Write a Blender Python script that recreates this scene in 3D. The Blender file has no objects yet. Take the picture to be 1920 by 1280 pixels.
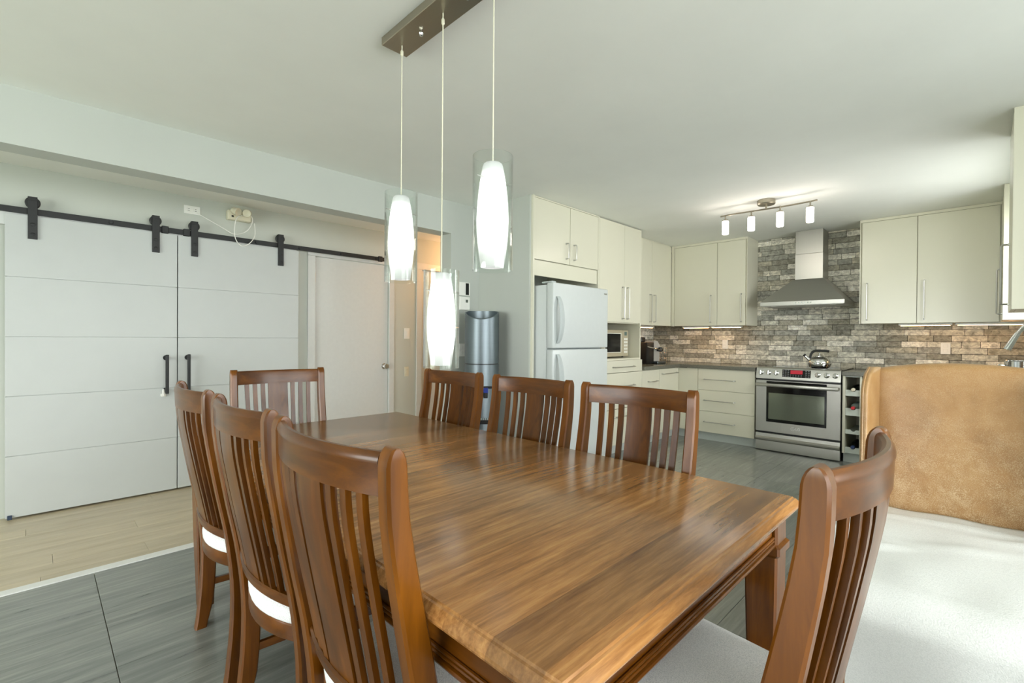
import bpy, bmesh, math, random
from mathutils import Vector, Matrix

random.seed(7)
S = bpy.context.scene
C = S.collection
PI = math.pi

# ------------------------------------------------------------------ camera
cam_d = bpy.data.cameras.new('camera')
cam = bpy.data.objects.new('camera', cam_d)
C.objects.link(cam)
cam_d.sensor_width = 36.0
cam_d.lens = 887.9 / 1920 * 36.0
cam_d.clip_start = 0.02
yaw, pitch, roll = math.radians(44.909), math.radians(-0.4012), math.radians(0.4009)
fw = Vector((math.cos(yaw) * math.cos(pitch), math.sin(yaw) * math.cos(pitch), math.sin(pitch)))
rt = Vector((math.sin(yaw), -math.cos(yaw), 0))
up = rt.cross(fw)
r2 = rt * math.cos(roll) + up * math.sin(roll)
u2 = up * math.cos(roll) - rt * math.sin(roll)
m4 = Matrix((r2, u2, -fw)).transposed().to_4x4()
m4.translation = Vector((0, 0, 1.21))
cam.matrix_world = m4
S.camera = cam

# ------------------------------------------------------------------ world, exposure, daylight
W = bpy.data.worlds.new('overcast_sky')
S.world = W
W.use_nodes = True
wb = W.node_tree.nodes['Background']
wb.inputs['Color'].default_value = (0.98, 1.0, 0.985, 1)
wb.inputs['Strength'].default_value = 7.0
S.view_settings.view_transform = 'Standard'
S.view_settings.look = 'None'
S.view_settings.gamma = 1
S.view_settings.use_curve_mapping = False
S.view_settings.exposure = 0.1
cy = S.cycles
cy.use_denoising = True
cy.max_bounces = 12
cy.diffuse_bounces = 7
cy.glossy_bounces = 5
cy.transmission_bounces = 6
cy.transparent_max_bounces = 12
cy.sample_clamp_indirect = 6
cy.caustics_reflective = False
cy.caustics_refractive = False


def daylight(name, loc, rot, sx, sy, power, col):
    l = bpy.data.lights.new(name, 'AREA')
    l.shape = 'RECTANGLE'
    l.size, l.size_y = sx, sy
    l.energy = power
    l.color = col
    o = bpy.data.objects.new(name, l)
    C.objects.link(o)
    o.location = loc
    o.rotation_euler = rot
    return o


# daylight entering through the three window openings (all outside the picture)
daylight('daylight_patio', (0.9, -2.44, 1.2), (PI / 2 - 0.15, 0, 0), 3.8, 2.0, 62, (0.98, 1.0, 0.99))
daylight('daylight_back', (-3.64, 1.6, 1.25), (0, -PI / 2, 0), 2.0, 2.8, 85, (0.98, 1.0, 0.99))
daylight('daylight_sink', (4.7, -0.5, 1.65), (PI / 2 - 0.45, 0, 0), 1.05, 0.95, 24, (0.98, 1.0, 0.98))


def lamp_point(name, loc, power, col, r=0.05):
    l = bpy.data.lights.new(name, 'POINT')
    l.energy = power
    l.color = col
    l.shadow_soft_size = r
    o = bpy.data.objects.new(name, l)
    C.objects.link(o)
    o.location = loc
    return o


lamp_point('hall_lamp', (3.65, 4.15, 2.1), 14, (1.0, 0.5, 0.22), 0.08)


# ------------------------------------------------------------------ materials
def srgb(r, g, b):
    def f(c):
        c /= 255.0
        return c / 12.92 if c <= 0.04045 else ((c + 0.055) / 1.055) ** 2.4
    return (f(r), f(g), f(b), 1)


class M:
    pass


def base_mat(name, col, rough=0.5, metal=0.0, coat=0.0, spec=0.5):
    m = bpy.data.materials.new(name)
    m.use_nodes = True
    b = m.node_tree.nodes['Principled BSDF']
    b.inputs['Base Color'].default_value = col
    b.inputs['Roughness'].default_value = rough
    b.inputs['Metallic'].default_value = metal
    b.inputs['Coat Weight'].default_value = coat
    b.inputs['Coat Roughness'].default_value = 0.12
    b.inputs['Specular IOR Level'].default_value = spec
    return m, m.node_tree, b


def N(nt, typ, **kw):
    n = nt.nodes.new(typ)
    for k, v in kw.items():
        setattr(n, k, v)
    return n


def coords(nt, scale=(1, 1, 1), kind='Object', rot=(0, 0, 0)):
    tc = N(nt, 'ShaderNodeTexCoord')
    mp = N(nt, 'ShaderNodeMapping')
    mp.inputs['Scale'].default_value = scale
    mp.inputs['Rotation'].default_value = rot
    nt.links.new(tc.outputs[kind], mp.inputs['Vector'])
    return mp.outputs['Vector']


def noise(nt, vec, scale=1.0, detail=4.0, rough=0.55, dist=0.0):
    n = N(nt, 'ShaderNodeTexNoise')
    n.inputs['Scale'].default_value = scale
    n.inputs['Detail'].default_value = detail
    n.inputs['Roughness'].default_value = rough
    n.inputs['Distortion'].default_value = dist
    nt.links.new(vec, n.inputs['Vector'])
    return n.outputs['Fac']


def ramp(nt, fac, stops, interp='LINEAR'):
    r = N(nt, 'ShaderNodeValToRGB')
    r.color_ramp.interpolation = interp
    e = r.color_ramp.elements
    e[0].position, e[0].color = stops[0]
    e[1].position, e[1].color = stops[1]
    for p, c in stops[2:]:
        x = e.new(p)
        x.color = c
    nt.links.new(fac, r.inputs['Fac'])
    return r.outputs['Color']


def mixc(nt, fac, a, b, mode='MIX'):
    n = N(nt, 'ShaderNodeMix', data_type='RGBA', blend_type=mode)
    for sock, v in ((n.inputs[0], fac), (n.inputs[6], a), (n.inputs[7], b)):
        if hasattr(v, 'node'):
            nt.links.new(v, sock)
        else:
            sock.default_value = v
    return n.outputs[2]


def bump(nt, b, h, strength=0.2, dist=0.01):
    n = N(nt, 'ShaderNodeBump')
    n.inputs['Strength'].default_value = strength
    n.inputs['Distance'].default_value = dist
    nt.links.new(h, n.inputs['Height'])
    nt.links.new(n.outputs['Normal'], b.inputs['Normal'])


def paint(name, col, rough=0.6, amt=0.04):
    m, nt, b = base_mat(name, col, rough, spec=0.3)
    f = noise(nt, coords(nt, (1, 1, 1)), 2.0, 5, 0.6)
    d = tuple(c * (1 - amt) for c in col[:3]) + (1,)
    nt.links.new(ramp(nt, f, [(0.3, d), (0.7, col)]), b.inputs['Base Color'])
    g = noise(nt, coords(nt, (1, 1, 1)), 220.0, 2, 0.5)
    bump(nt, b, g, 0.05, 0.002)
    return m


def plain(name, col, rough=0.45, metal=0.0, coat=0.0, spec=0.5, wear=0.03, sc=30):
    m, nt, b = base_mat(name, col, rough, metal, coat, spec)
    f = noise(nt, coords(nt), sc, 3, 0.6)
    d = tuple(c * (1 - wear) for c in col[:3]) + (1,)
    nt.links.new(ramp(nt, f, [(0.35, d), (0.65, col)]), b.inputs['Base Color'])
    return m


def brushed(name, col, rough, axis_scale, amt=0.12, metal=0.92):
    m, nt, b = base_mat(name, col, rough, metal)
    f = noise(nt, coords(nt, axis_scale), 1.0, 4, 0.7)
    d = tuple(c * (1 - amt) for c in col[:3]) + (1,)
    nt.links.new(ramp(nt, f, [(0.3, d), (0.7, col)]), b.inputs['Base Color'])
    r = N(nt, 'ShaderNodeMapRange')
    r.inputs['To Min'].default_value = rough - 0.015
    r.inputs['To Max'].default_value = rough + 0.03
    nt.links.new(f, r.inputs['Value'])
    nt.links.new(r.outputs['Result'], b.inputs['Roughness'])
    return m


def wood(name, scale, dark, mid, light, rough=0.28, coat=0.35, fig=3.0, rnd=0.0, board=None, dist=0.6, gm=0.55):
    """stretched grain; rnd = tone change from piece to piece; board = (axis, width) glued strips"""
    m, nt, b = base_mat(name, mid, rough, 0, coat, 0.3)
    v = coords(nt, scale)
    gv = coords(nt, tuple(s * 0.28 for s in scale))
    if board:
        b.inputs['Coat Roughness'].default_value = 0.22
        ax, wd = board
        tc = N(nt, 'ShaderNodeTexCoord')
        sp = N(nt, 'ShaderNodeSeparateXYZ')
        nt.links.new(tc.outputs['Object'], sp.inputs[0])
        dv = N(nt, 'ShaderNodeMath', operation='DIVIDE')
        dv.inputs[1].default_value = wd
        nt.links.new(sp.outputs[ax], dv.inputs[0])
        fl = N(nt, 'ShaderNodeMath', operation='FLOOR')
        nt.links.new(dv.outputs[0], fl.inputs[0])
        # every glued strip has its own tone and its own run of grain
        wn = N(nt, 'ShaderNodeTexWhiteNoise', noise_dimensions='1D')
        nt.links.new(fl.outputs[0], wn.inputs['W'])
        off = N(nt, 'ShaderNodeVectorMath', operation='SCALE')
        nt.links.new(wn.outputs['Color'], off.inputs[0])
        off.inputs['Scale'].default_value = 90.0
        v2 = N(nt, 'ShaderNodeVectorMath', operation='ADD')
        nt.links.new(v, v2.inputs[0])
        nt.links.new(off.outputs[0], v2.inputs[1])
        g2 = N(nt, 'ShaderNodeVectorMath', operation='ADD')
        nt.links.new(gv, g2.inputs[0])
        nt.links.new(off.outputs[0], g2.inputs[1])
        v, gv = v2.outputs[0], g2.outputs[0]
    f = noise(nt, v, 1.0, 8, 0.7, dist)
    g = noise(nt, gv, 1.0, 4, 0.6, fig * 0.3)
    c = ramp(nt, f, [(0.30, dark), (0.50, mid), (0.70, light)])
    c = mixc(nt, gm, c, ramp(nt, g, [(0.32, dark), (0.5, mid), (0.68, light)]))
    if board:
        k = ramp(nt, wn.outputs['Value'], [(0.0, (0.66, 0.66, 0.66, 1)), (0.5, (1.0, 0.99, 0.97, 1)), (1.0, (1.25, 1.22, 1.16, 1))])
        c = mixc(nt, 0.85, c, k, 'MULTIPLY')
    if rnd:
        oi = N(nt, 'ShaderNodeObjectInfo')
        k = ramp(nt, oi.outputs['Random'], [(0.0, (1 - rnd, 1 - rnd, 1 - rnd, 1)), (1.0, (1 + rnd * 0.6, 1 + rnd * 0.55, 1 + rnd * 0.5, 1))])
        c = mixc(nt, 1.0, c, k, 'MULTIPLY')
    nt.links.new(c, b.inputs['Base Color'])
    if not board: bump(nt, b, f, 0.03, 0.002)
    return m


M.wall = paint('wall_paint', srgb(190, 195, 189), 0.55)
M.ceiling = paint('ceiling_paint', srgb(240, 242, 238), 0.75)
M.hallwall = paint('hall_wall_paint', srgb(198, 203, 195), 0.6)
M.white = plain('white_trim_paint', srgb(210, 213, 211), 0.4)
M.barn = plain('white_barn_door_paint', srgb(192, 197, 196), 0.42, wear=0.02, sc=6)
M.cab = plain('cream_white_cabinet_lacquer', srgb(218, 216, 198), 0.24, wear=0.01, sc=4)
M.cabin = plain('cabinet_interior', srgb(205, 212, 205), 0.5)
M.kick = plain('grey_toe_kick', srgb(196, 203, 200), 0.4)
M.black = plain('black_iron', srgb(30, 33, 34), 0.5, wear=0.2)
M.gloss_black = plain('black_glass', srgb(10, 11, 12), 0.08, wear=0.1)
M.blackplastic = plain('black_plastic', srgb(22, 23, 25), 0.35, wear=0.1)
M.steel = brushed('brushed_steel', srgb(186, 185, 178), 0.3, (2, 2, 300), 0.04)
M.steelv = brushed('brushed_steel_vertical_grain', srgb(186, 185, 178), 0.3, (300, 300, 2), 0.04)
M.nickel = brushed('brushed_nickel', srgb(165, 158, 142), 0.32, (300, 4, 4), 0.05)
M.handle = plain('satin_steel_handle', srgb(196, 196, 192), 0.34, 1.0)
M.chrome = plain('chrome', srgb(225, 226, 226), 0.07, 1.0, wear=0.02)
M.greysteel = brushed('blue_grey_steel', srgb(118, 128, 133), 0.4, (3, 3, 60), 0.06)
M.fridge = plain('white_fridge_enamel', srgb(204, 210, 210), 0.3, wear=0.02)
M.greyplastic = plain('grey_plastic', srgb(188, 196, 197), 0.4)
M.cream = plain('cream_plastic', srgb(222, 218, 196), 0.45)
M.plate = plain('white_plastic_plate', srgb(240, 241, 236), 0.35)
M.counter = plain('grey_brown_laminate', srgb(112, 112, 102), 0.22, wear=0.25, sc=90)
M.lightgap = plain('dark_gap', srgb(60, 58, 50), 0.8)
M.seat = None

# dark stained wood
WD, WM, WL = srgb(44, 21, 2), srgb(88, 48, 4), srgb(126, 74, 12)
M.wz = wood('stained_wood_upright_grain', (26, 26, 2.2), WD, WM, WL, 0.28, 0.12)
M.wx = wood('stained_wood_cross_grain', (2.6, 26, 26), WD, WM, WL, 0.28, 0.12)
M.wtop = wood('stained_table_top', (5.5, 75, 75), srgb(82, 52, 26), srgb(142, 99, 56), srgb(184, 138, 86), 0.22, 0.35, board=(1, 0.105), fig=0.6, dist=0.2, gm=0.4)
M.wy = wood('stained_wood_long_grain', (26, 2.4, 26), WD, WM, WL, 0.28, 0.12)
M.oak = wood('pale_oak_plank', (1.6, 18, 18), srgb(162, 146, 116), srgb(192, 179, 152), srgb(210, 199, 176), 0.3, 0.25, rnd=0.1)
M.strip = plain('white_threshold_strip', srgb(222, 224, 222), 0.35)


def tile_mat():
    m, nt, b = base_mat('streaked_grey_tile', srgb(110, 116, 114), 0.26, 0, 0.5, 0.6)
    oi = N(nt, 'ShaderNodeObjectInfo')
    tc = N(nt, 'ShaderNodeTexCoord')
    ad = N(nt, 'ShaderNodeVectorMath', operation='ADD')
    sc = N(nt, 'ShaderNodeVectorMath', operation='SCALE')
    cmb = N(nt, 'ShaderNodeCombineXYZ')
    nt.links.new(oi.outputs['Random'], cmb.inputs[0])
    nt.links.new(oi.outputs['Random'], cmb.inputs[1])
    nt.links.new(cmb.outputs[0], sc.inputs[0])
    sc.inputs['Scale'].default_value = 37.0
    nt.links.new(tc.outputs['Object'], ad.inputs[0])
    nt.links.new(sc.outputs[0], ad.inputs[1])
    mp = N(nt, 'ShaderNodeMapping')
    mp.inputs['Scale'].default_value = (2.2, 34, 1)
    nt.links.new(ad.outputs[0], mp.inputs['Vector'])
    f = noise(nt, mp.outputs['Vector'], 1.0, 6, 0.68, 0.6)
    mp2 = N(nt, 'ShaderNodeMapping')
    mp2.inputs['Scale'].default_value = (1.1, 9, 1)
    nt.links.new(ad.outputs[0], mp2.inputs['Vector'])
    g = noise(nt, mp2.outputs['Vector'], 1.0, 3, 0.5, 0.4)
    c = ramp(nt, f, [(0.28, srgb(80, 83, 81)), (0.5, srgb(118, 122, 117)), (0.74, srgb(172, 173, 164))])
    c2 = ramp(nt, g, [(0.3, srgb(92, 95, 93)), (0.7, srgb(140, 143, 137))])
    nt.links.new(mixc(nt, 0.4, c, c2), b.inputs['Base Color'])
    r = N(nt, 'ShaderNodeMapRange')
    r.inputs['To Min'].default_value = 0.2
    r.inputs['To Max'].default_value = 0.42
    nt.links.new(f, r.inputs['Value'])
    nt.links.new(r.outputs['Result'], b.inputs['Roughness'])
    bump(nt, b, f, 0.06, 0.003)
    return m


def brick_mat():
    m, nt, b = base_mat('weathered_brick_slip', srgb(120, 114, 100), 0.75, spec=0.3)
    oi = N(nt, 'ShaderNodeObjectInfo')
    tc = N(nt, 'ShaderNodeTexCoord')
    geo = N(nt, 'ShaderNodeNewGeometry')
    base = ramp(nt, oi.outputs['Random'], [(0.0, srgb(154, 151, 139)), (0.18, srgb(180, 175, 159)), (0.34, srgb(206, 204, 192)), (0.5, srgb(166, 165, 156)),
                                          (0.66, srgb(214, 209, 195)), (0.82, srgb(232, 228, 217)), (1.0, srgb(186, 183, 170))], 'CONSTANT')
    mp = N(nt, 'ShaderNodeMapping')
    mp.inputs['Scale'].default_value = (22, 22, 30)
    nt.links.new(geo.outputs['Position'], mp.inputs['Vector'])
    f = noise(nt, mp.outputs['Vector'], 1.0, 7, 0.72, 0.6)
    c = mixc(nt, 1.0, base, ramp(nt, f, [(0.30, (0.42, 0.42, 0.40, 1)), (0.50, (1.0, 1.0, 0.99, 1)), (0.70, (1.6, 1.6, 1.58, 1))]), 'MULTIPLY')
    nt.links.new(c, b.inputs['Base Color'])
    bump(nt, b, f, 0.5, 0.006)
    return m


def fabric_mat(name, col, dark, sc=420):
    m, nt, b = base_mat(name, col, 0.95, spec=0.15)
    b.inputs['Sheen Weight'].default_value = 0.15
    v = N(nt, 'ShaderNodeTexVoronoi')
    v.inputs['Scale'].default_value = sc
    nt.links.new(coords(nt), v.inputs['Vector'])
    nt.links.new(ramp(nt, v.outputs['Distance'], [(0.0, col), (0.8, dark)]), b.inputs['Base Color'])
    bump(nt, b, v.outputs['Distance'], 0.25, 0.002)
    return m


def leather_mat():
    m, nt, b = base_mat('worn_tan_leather', srgb(170, 124, 70), 0.36, spec=0.5)
    v = coords(nt)
    big = noise(nt, v, 5.0, 5, 0.6, 0.4)
    fine = noise(nt, coords(nt, (1, 1, 1.7)), 330.0, 3, 0.75)
    mid = noise(nt, v, 14.0, 6, 0.7, 0.3)
    c = ramp(nt, big, [(0.3, srgb(136, 100, 58)), (0.5, srgb(156, 118, 72)), (0.72, srgb(170, 134, 88))])
    ml = N(nt, 'ShaderNodeMath', operation='MULTIPLY_ADD')
    nt.links.new(mid, ml.inputs[0])
    ml.inputs[1].default_value = 0.45
    nt.links.new(fine, ml.inputs[2])
    k = ramp(nt, ml.outputs[0], [(0.70, (0, 0, 0, 1)), (0.86, (1, 1, 1, 1))])
    # worn paler towards the seat, where sitters rub the hide
    tc = N(nt, 'ShaderNodeTexCoord')
    sp = N(nt, 'ShaderNodeSeparateXYZ')
    nt.links.new(tc.outputs['Object'], sp.inputs[0])
    mr = N(nt, 'ShaderNodeMapRange')
    mr.inputs['From Min'].default_value = 0.95
    mr.inputs['From Max'].default_value = 0.5
    mr.inputs['To Min'].default_value = 0.25
    mr.inputs['To Max'].default_value = 0.95
    nt.links.new(sp.outputs[2], mr.inputs['Value'])
    kk = N(nt, 'ShaderNodeMath', operation='MULTIPLY')
    nt.links.new(k, kk.inputs[0])
    nt.links.new(mr.outputs['Result'], kk.inputs[1])
    nt.links.new(mixc(nt, kk.outputs[0], c, srgb(206, 184, 148)), b.inputs['Base Color'])
    bump(nt, b, fine, 0.25, 0.0015)
    return m


def emit(name, col, strength):
    m = bpy.data.materials.new(name)
    m.use_nodes = True
    nt = m.node_tree
    b = nt.nodes['Principled BSDF']
    b.inputs['Base Color'].default_value = (0.42, 0.42, 0.42, 1)
    b.inputs['Emission Color'].default_value = col
    b.inputs['Emission Strength'].default_value = strength
    return m


def shade_glow():
    """opal glass shade lit from inside: brightest in the middle, dimmer at the neck and the rim"""
    m = emit('lit_opal_glass', (1, 0.99, 0.96, 1), 1)
    nt = m.node_tree
    b = nt.nodes['Principled BSDF']
    tc = N(nt, 'ShaderNodeTexCoord')
    sp = N(nt, 'ShaderNodeSeparateXYZ')
    nt.links.new(tc.outputs['Object'], sp.inputs[0])
    c = N(nt, 'ShaderNodeValToRGB')
    mr = N(nt, 'ShaderNodeMapRange')
    mr.inputs['From Min'].default_value = 0.0
    mr.inputs['From Max'].default_value = 0.345
    nt.links.new(sp.outputs[2], mr.inputs['Value'])
    e = c.color_ramp.elements
    e[0].position, e[0].color = 0.0, (0.16, 0.16, 0.16, 1)
    e[1].position, e[1].color = 1.0, (0.12, 0.12, 0.12, 1)
    for p, g in ((0.10, 0.34), (0.28, 1.0), (0.82, 1.0), (0.91, 0.30)):
        x = e.new(p)
        x.color = (g, g, g, 1)
    nt.links.new(mr.outputs['Result'], c.inputs['Fac'])
    ml = N(nt, 'ShaderNodeMath', operation='MULTIPLY')
    ml.inputs[1].default_value = 1.35
    nt.links.new(c.outputs['Color'], ml.inputs[0])
    nt.links.new(ml.outputs[0], b.inputs['Emission Strength'])
    return m


def thin_glass(name, tint=(0.96, 0.98, 0.97, 1), rough=0.02):
    """thin-walled clear glass: transparent, with Fresnel reflection"""
    m = bpy.data.materials.new(name)
    m.use_nodes = True
    nt = m.node_tree
    nt.nodes.remove(nt.nodes['Principled BSDF'])
    out = nt.nodes['Material Output']
    t = N(nt, 'ShaderNodeBsdfTransparent')
    t.inputs['Color'].default_value = tint
    g = N(nt, 'ShaderNodeBsdfGlossy')
    g.inputs['Roughness'].default_value = rough
    fr = N(nt, 'ShaderNodeLayerWeight')
    fr.inputs['Blend'].default_value = 0.5
    mr = N(nt, 'ShaderNodeMapRange')
    mr.inputs['To Min'].default_value = 0.18
    mr.inputs['To Max'].default_value = 0.95
    nt.links.new(fr.outputs['Facing'], mr.inputs['Value'])
    pw = N(nt, 'ShaderNodeMath', operation='POWER')
    pw.inputs[1].default_value = 2.8
    nt.links.new(mr.outputs['Result'], pw.inputs[0])
    mx = N(nt, 'ShaderNodeMixShader')
    nt.links.new(pw.outputs[0], mx.inputs[0])
    nt.links.new(t.outputs[0], mx.inputs[1])
    nt.links.new(g.outputs[0], mx.inputs[2])
    nt.links.new(mx.outputs[0], out.inputs['Surface'])
    return m


M.tile = tile_mat()
M.brick = brick_mat()
M.grout = plain('grout', srgb(120, 112, 96), 0.9, wear=0.15)
M.darkgrout = plain('dark_grout', srgb(74, 70, 62), 0.9, wear=0.15)
M.seat = fabric_mat('pale_woven_seat_fabric', srgb(246, 246, 244), srgb(206, 208, 208))
M.fleece = fabric_mat('white_fleece', srgb(222, 224, 221), srgb(206, 209, 206), 300)
M.leather = leather_mat()
M.opal = shade_glow()
M.glass = thin_glass('clear_glass')
M.crystal = emit('lit_bubble_glass', (1, 0.88, 0.78, 1), 18.0)
M.warmstrip = emit('warm_light_strip', (1.0, 0.56, 0.25, 1), 17.0)
M.red = emit('red_display', srgb(190, 30, 48), 0.7)
M.red.node_tree.nodes['Principled BSDF'].inputs['Base Color'].default_value = srgb(70, 10, 18)
M.ledwhite = plain('white_print', srgb(225, 225, 222), 0.5)
M.bottle = plain('dark_bottle_glass', srgb(16, 22, 18), 0.08)
M.redcap = plain('red_foil_capsule', srgb(205, 40, 48), 0.3)
M.bluecap = plain('blue_foil_capsule', srgb(40, 62, 110), 0.3)
M.creamcap = plain('cream_capsule', srgb(232, 222, 200), 0.35)
M.paleglass = plain('pale_bottle_glass', srgb(176, 190, 190), 0.1)
M.bluetap = plain('blue_tap_plastic', srgb(40, 56, 130), 0.3)
M.bluebump = plain('blue_grey_felt', srgb(52, 66, 88), 0.8)
M.ovenglass = plain('oven_window_glass', srgb(128, 134, 120), 0.07, 0.6, wear=0.02)
M.grass = paint('grass_outside', srgb(150, 172, 118), 0.9, 0.3)
M.paving = paint('pale_paving_outside', srgb(200, 204, 203), 0.9, 0.1)
M.silver = plain('silver_plastic', srgb(196, 199, 198), 0.3, 0.35)
M.taupe = plain('taupe_microwave_plastic', srgb(176, 166, 142), 0.4)


# ------------------------------------------------------------------ mesh helpers
def BM():
    return bmesh.new()


def box(bm, lo, hi, bev=0.0, seg=1):
    x0, y0, z0 = lo
    x1, y1, z1 = hi
    if x0 > x1: x0, x1 = x1, x0
    if y0 > y1: y0, y1 = y1, y0
    if z0 > z1: z0, z1 = z1, z0
    v = [bm.verts.new(p) for p in ((x0, y0, z0), (x1, y0, z0), (x1, y1, z0), (x0, y1, z0), (x0, y0, z1), (x1, y0, z1), (x1, y1, z1), (x0, y1, z1))]
    fs = [bm.faces.new([v[i] for i in f]) for f in ((0, 3, 2, 1), (4, 5, 6, 7), (0, 1, 5, 4), (1, 2, 6, 5), (2, 3, 7, 6), (3, 0, 4, 7))]
    if bev > 0:
        es = list({e for f in fs for e in f.edges})
        bmesh.ops.bevel(bm, geom=es, offset=bev, segments=seg, affect='EDGES', profile=0.5)
    return bm


def loft(bm, loops, cap=True, closed=True, ring=False):
    """skin a list of equal-length point loops"""
    vs = [[bm.verts.new(p) for p in lp] for lp in loops]
    n = len(vs[0])
    k = len(vs)
    rng = range(k if ring else k - 1)
    for i in rng:
        a, b = vs[i], vs[(i + 1) % k]
        for j in range(n if closed else n - 1):
            j2 = (j + 1) % n
            bm.faces.new((a[j], a[j2], b[j2], b[j]))
    if cap and closed and not ring:
        bm.faces.new(list(reversed(vs[0])))
        bm.faces.new(vs[-1])
    return bm


def lathe(bm, prof, seg=24, c=(0, 0, 0), axis='z', cap=True):
    """prof: (radius, height) pairs; axis the spin axis"""
    loops = []
    for r, h in prof:
        lp = []
        for i in range(seg):
            a = 2 * PI * i / seg
            p = (r * math.cos(a), r * math.sin(a), h)
            if axis == 'x': p = (p[2], p[0], p[1])
            elif axis == 'y': p = (p[1], p[2], p[0])
            lp.append((p[0] + c[0], p[1] + c[1], p[2] + c[2]))
        loops.append(lp)
    return loft(bm, loops, cap)


def tube(bm, pts, r, seg=8, closed=False):
    pts = [Vector(p) for p in pts]
    loops = []
    prev = None
    n = len(pts)
    for i, p in enumerate(pts):
        if closed:
            t = (pts[(i + 1) % n] - pts[i - 1]).normalized()
        else:
            t = (pts[min(i + 1, n - 1)] - pts[max(i - 1, 0)]).normalized()
        if prev is None:
            a = Vector((0, 0, 1)) if abs(t.z) < 0.9 else Vector((1, 0, 0))
            u = t.cross(a).normalized()
        else:
            u = (prev - t * prev.dot(t)).normalized()
        w = t.cross(u)
        prev = u
        rr = r[i] if isinstance(r, (list, tuple)) else r
        loops.append([p + (u * math.cos(2 * PI * k / seg) + w * math.sin(2 * PI * k / seg)) * rr for k in range(seg)])
    return loft(bm, loops, True, True, closed)


def smooth_path(pts, n=6):
    """Catmull-Rom through points"""
    P = [Vector(p) for p in pts]
    P = [P[0]] + P + [P[-1]]
    out = []
    for i in range(1, len(P) - 2):
        p0, p1, p2, p3 = P[i - 1:i + 3]
        for k in range(n):
            t = k / n
            out.append(0.5 * ((2 * p1) + (-p0 + p2) * t + (2 * p0 - 5 * p1 + 4 * p2 - p3) * t * t + (-p0 + 3 * p1 - 3 * p2 + p3) * t ** 3))
    out.append(P[-2])
    return out


def mk(name, bm, mat, parent=None, smooth=30):
    me = bpy.data.meshes.new(name)
    bmesh.ops.recalc_face_normals(bm, faces=bm.faces)
    bm.to_mesh(me)
    bm.free()
    if smooth:
        for p in me.polygons:
            p.use_smooth = True
        me.set_sharp_from_angle(angle=math.radians(smooth))
    for m in (mat if isinstance(mat, (list, tuple)) else [mat]):
        me.materials.append(m)
    o = bpy.data.objects.new(name, me)
    C.objects.link(o)
    if parent:
        o.parent = parent
    return o


def tag(o, label=None, cat=None, group=None, kind=None):
    if label: o['label'] = label
    if cat: o['category'] = cat
    if group: o['group'] = group
    if kind: o['kind'] = kind
    return o


def thing(name, label, cat, loc=(0, 0, 0), rz=0, group=None):
    o = bpy.data.objects.new(name, None)
    C.objects.link(o)
    o.empty_display_size = 0.1
    o.location = loc
    o.rotation_euler = (0, 0, rz)
    return tag(o, label, cat, group)


def struct(name, bm, mat, parent=None, smooth=0):
    o = mk(name, bm, mat, parent, smooth)
    if not parent:
        o['kind'] = 'structure'
    return o


def dup(root, loc, rz, label=None):
    r = root.copy()
    C.objects.link(r)
    r.location = loc
    r.rotation_euler = (0, 0, rz)
    if label: r['label'] = label
    for ch in list(root.children):
        c = ch.copy()
        C.objects.link(c)
        c.parent = r
        for g in ch.children:
            d = g.copy()
            C.objects.link(d)
            d.parent = c
    return r


def slab(axis, a, b, u0, u1, z0, z1, holes=()):
    """wall from a to b along axis ('x' = plane of constant X), u the other axis, with rectangular holes"""
    bm = BM()
    us = sorted({u0, u1} | {h[0] for h in holes} | {h[1] for h in holes})
    zs = sorted({z0, z1} | {h[2] for h in holes} | {h[3] for h in holes})
    for i in range(len(us) - 1):
        for j in range(len(zs) - 1):
            cu, cz = (us[i] + us[i + 1]) / 2, (zs[j] + zs[j + 1]) / 2
            if any(h[0] < cu < h[1] and h[2] < cz < h[3] for h in holes):
                continue
            if axis == 'x':
                box(bm, (a, us[i], zs[j]), (b, us[i + 1], zs[j + 1]))
            else:
                box(bm, (us[i], a, zs[j]), (us[i + 1], b, zs[j + 1]))
    bmesh.ops.remove_doubles(bm, verts=bm.verts, dist=1e-5)
    # inner double faces between cells go
    seen = {}
    for f in list(bm.faces):
        k = tuple(round(c, 4) for c in f.calc_center_median())
        seen.setdefault(k, []).append(f)
    kill = [f for fs in seen.values() if len(fs) > 1 for f in fs]
    bmesh.ops.delete(bm, geom=kill, context='FACES_ONLY')
    return bm


# ------------------------------------------------------------------ setting
XB, XK = -3.6, 6.29        # back wall, kitchen wall
YR, YW = -2.4, 3.39        # right wall, opening wall
YH = 4.56                  # far wall of the hall
ZC = 2.43

fl = struct('floor', box(BM(), (XB, YR, -0.12), (XK + 0.1, 3.2, -0.008)), M.grout)
tile_pitch = 0.608
gx, gy = 0.205, 2.614
tile_mesh = None
ix0, ix1 = math.floor((XB - gx) / tile_pitch), math.ceil((XK - gx) / tile_pitch)
xs = [max(XB, gx + i * tile_pitch) for i in range(ix0, ix1)] + [XK]
ys = [YR] + [gy - j * tile_pitch for j in range(8, -1, -1)] + [3.2]
cache = {}
for i in range(len(xs) - 1):
    for j in range(len(ys) - 1):
        w, h = xs[i + 1] - xs[i], ys[j + 1] - ys[j]
        if w < 0.02 or h < 0.02: continue
        key = (round(w, 3), round(h, 3))
        if key not in cache:
            bm = box(BM(), (-w / 2 + 0.0013, -h / 2 + 0.0008, -0.008), (w / 2 - 0.0013, h / 2 - 0.0008, 0.0), 0.0008)
            t = mk('tile', bm, M.tile, fl, 0)
            cache[key] = t
        else:
            t = cache[key].copy()
            C.objects.link(t)
            t.parent = fl
        t.location = ((xs[i] + xs[i + 1]) / 2, (ys[j] + ys[j + 1]) / 2, 0)

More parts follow.
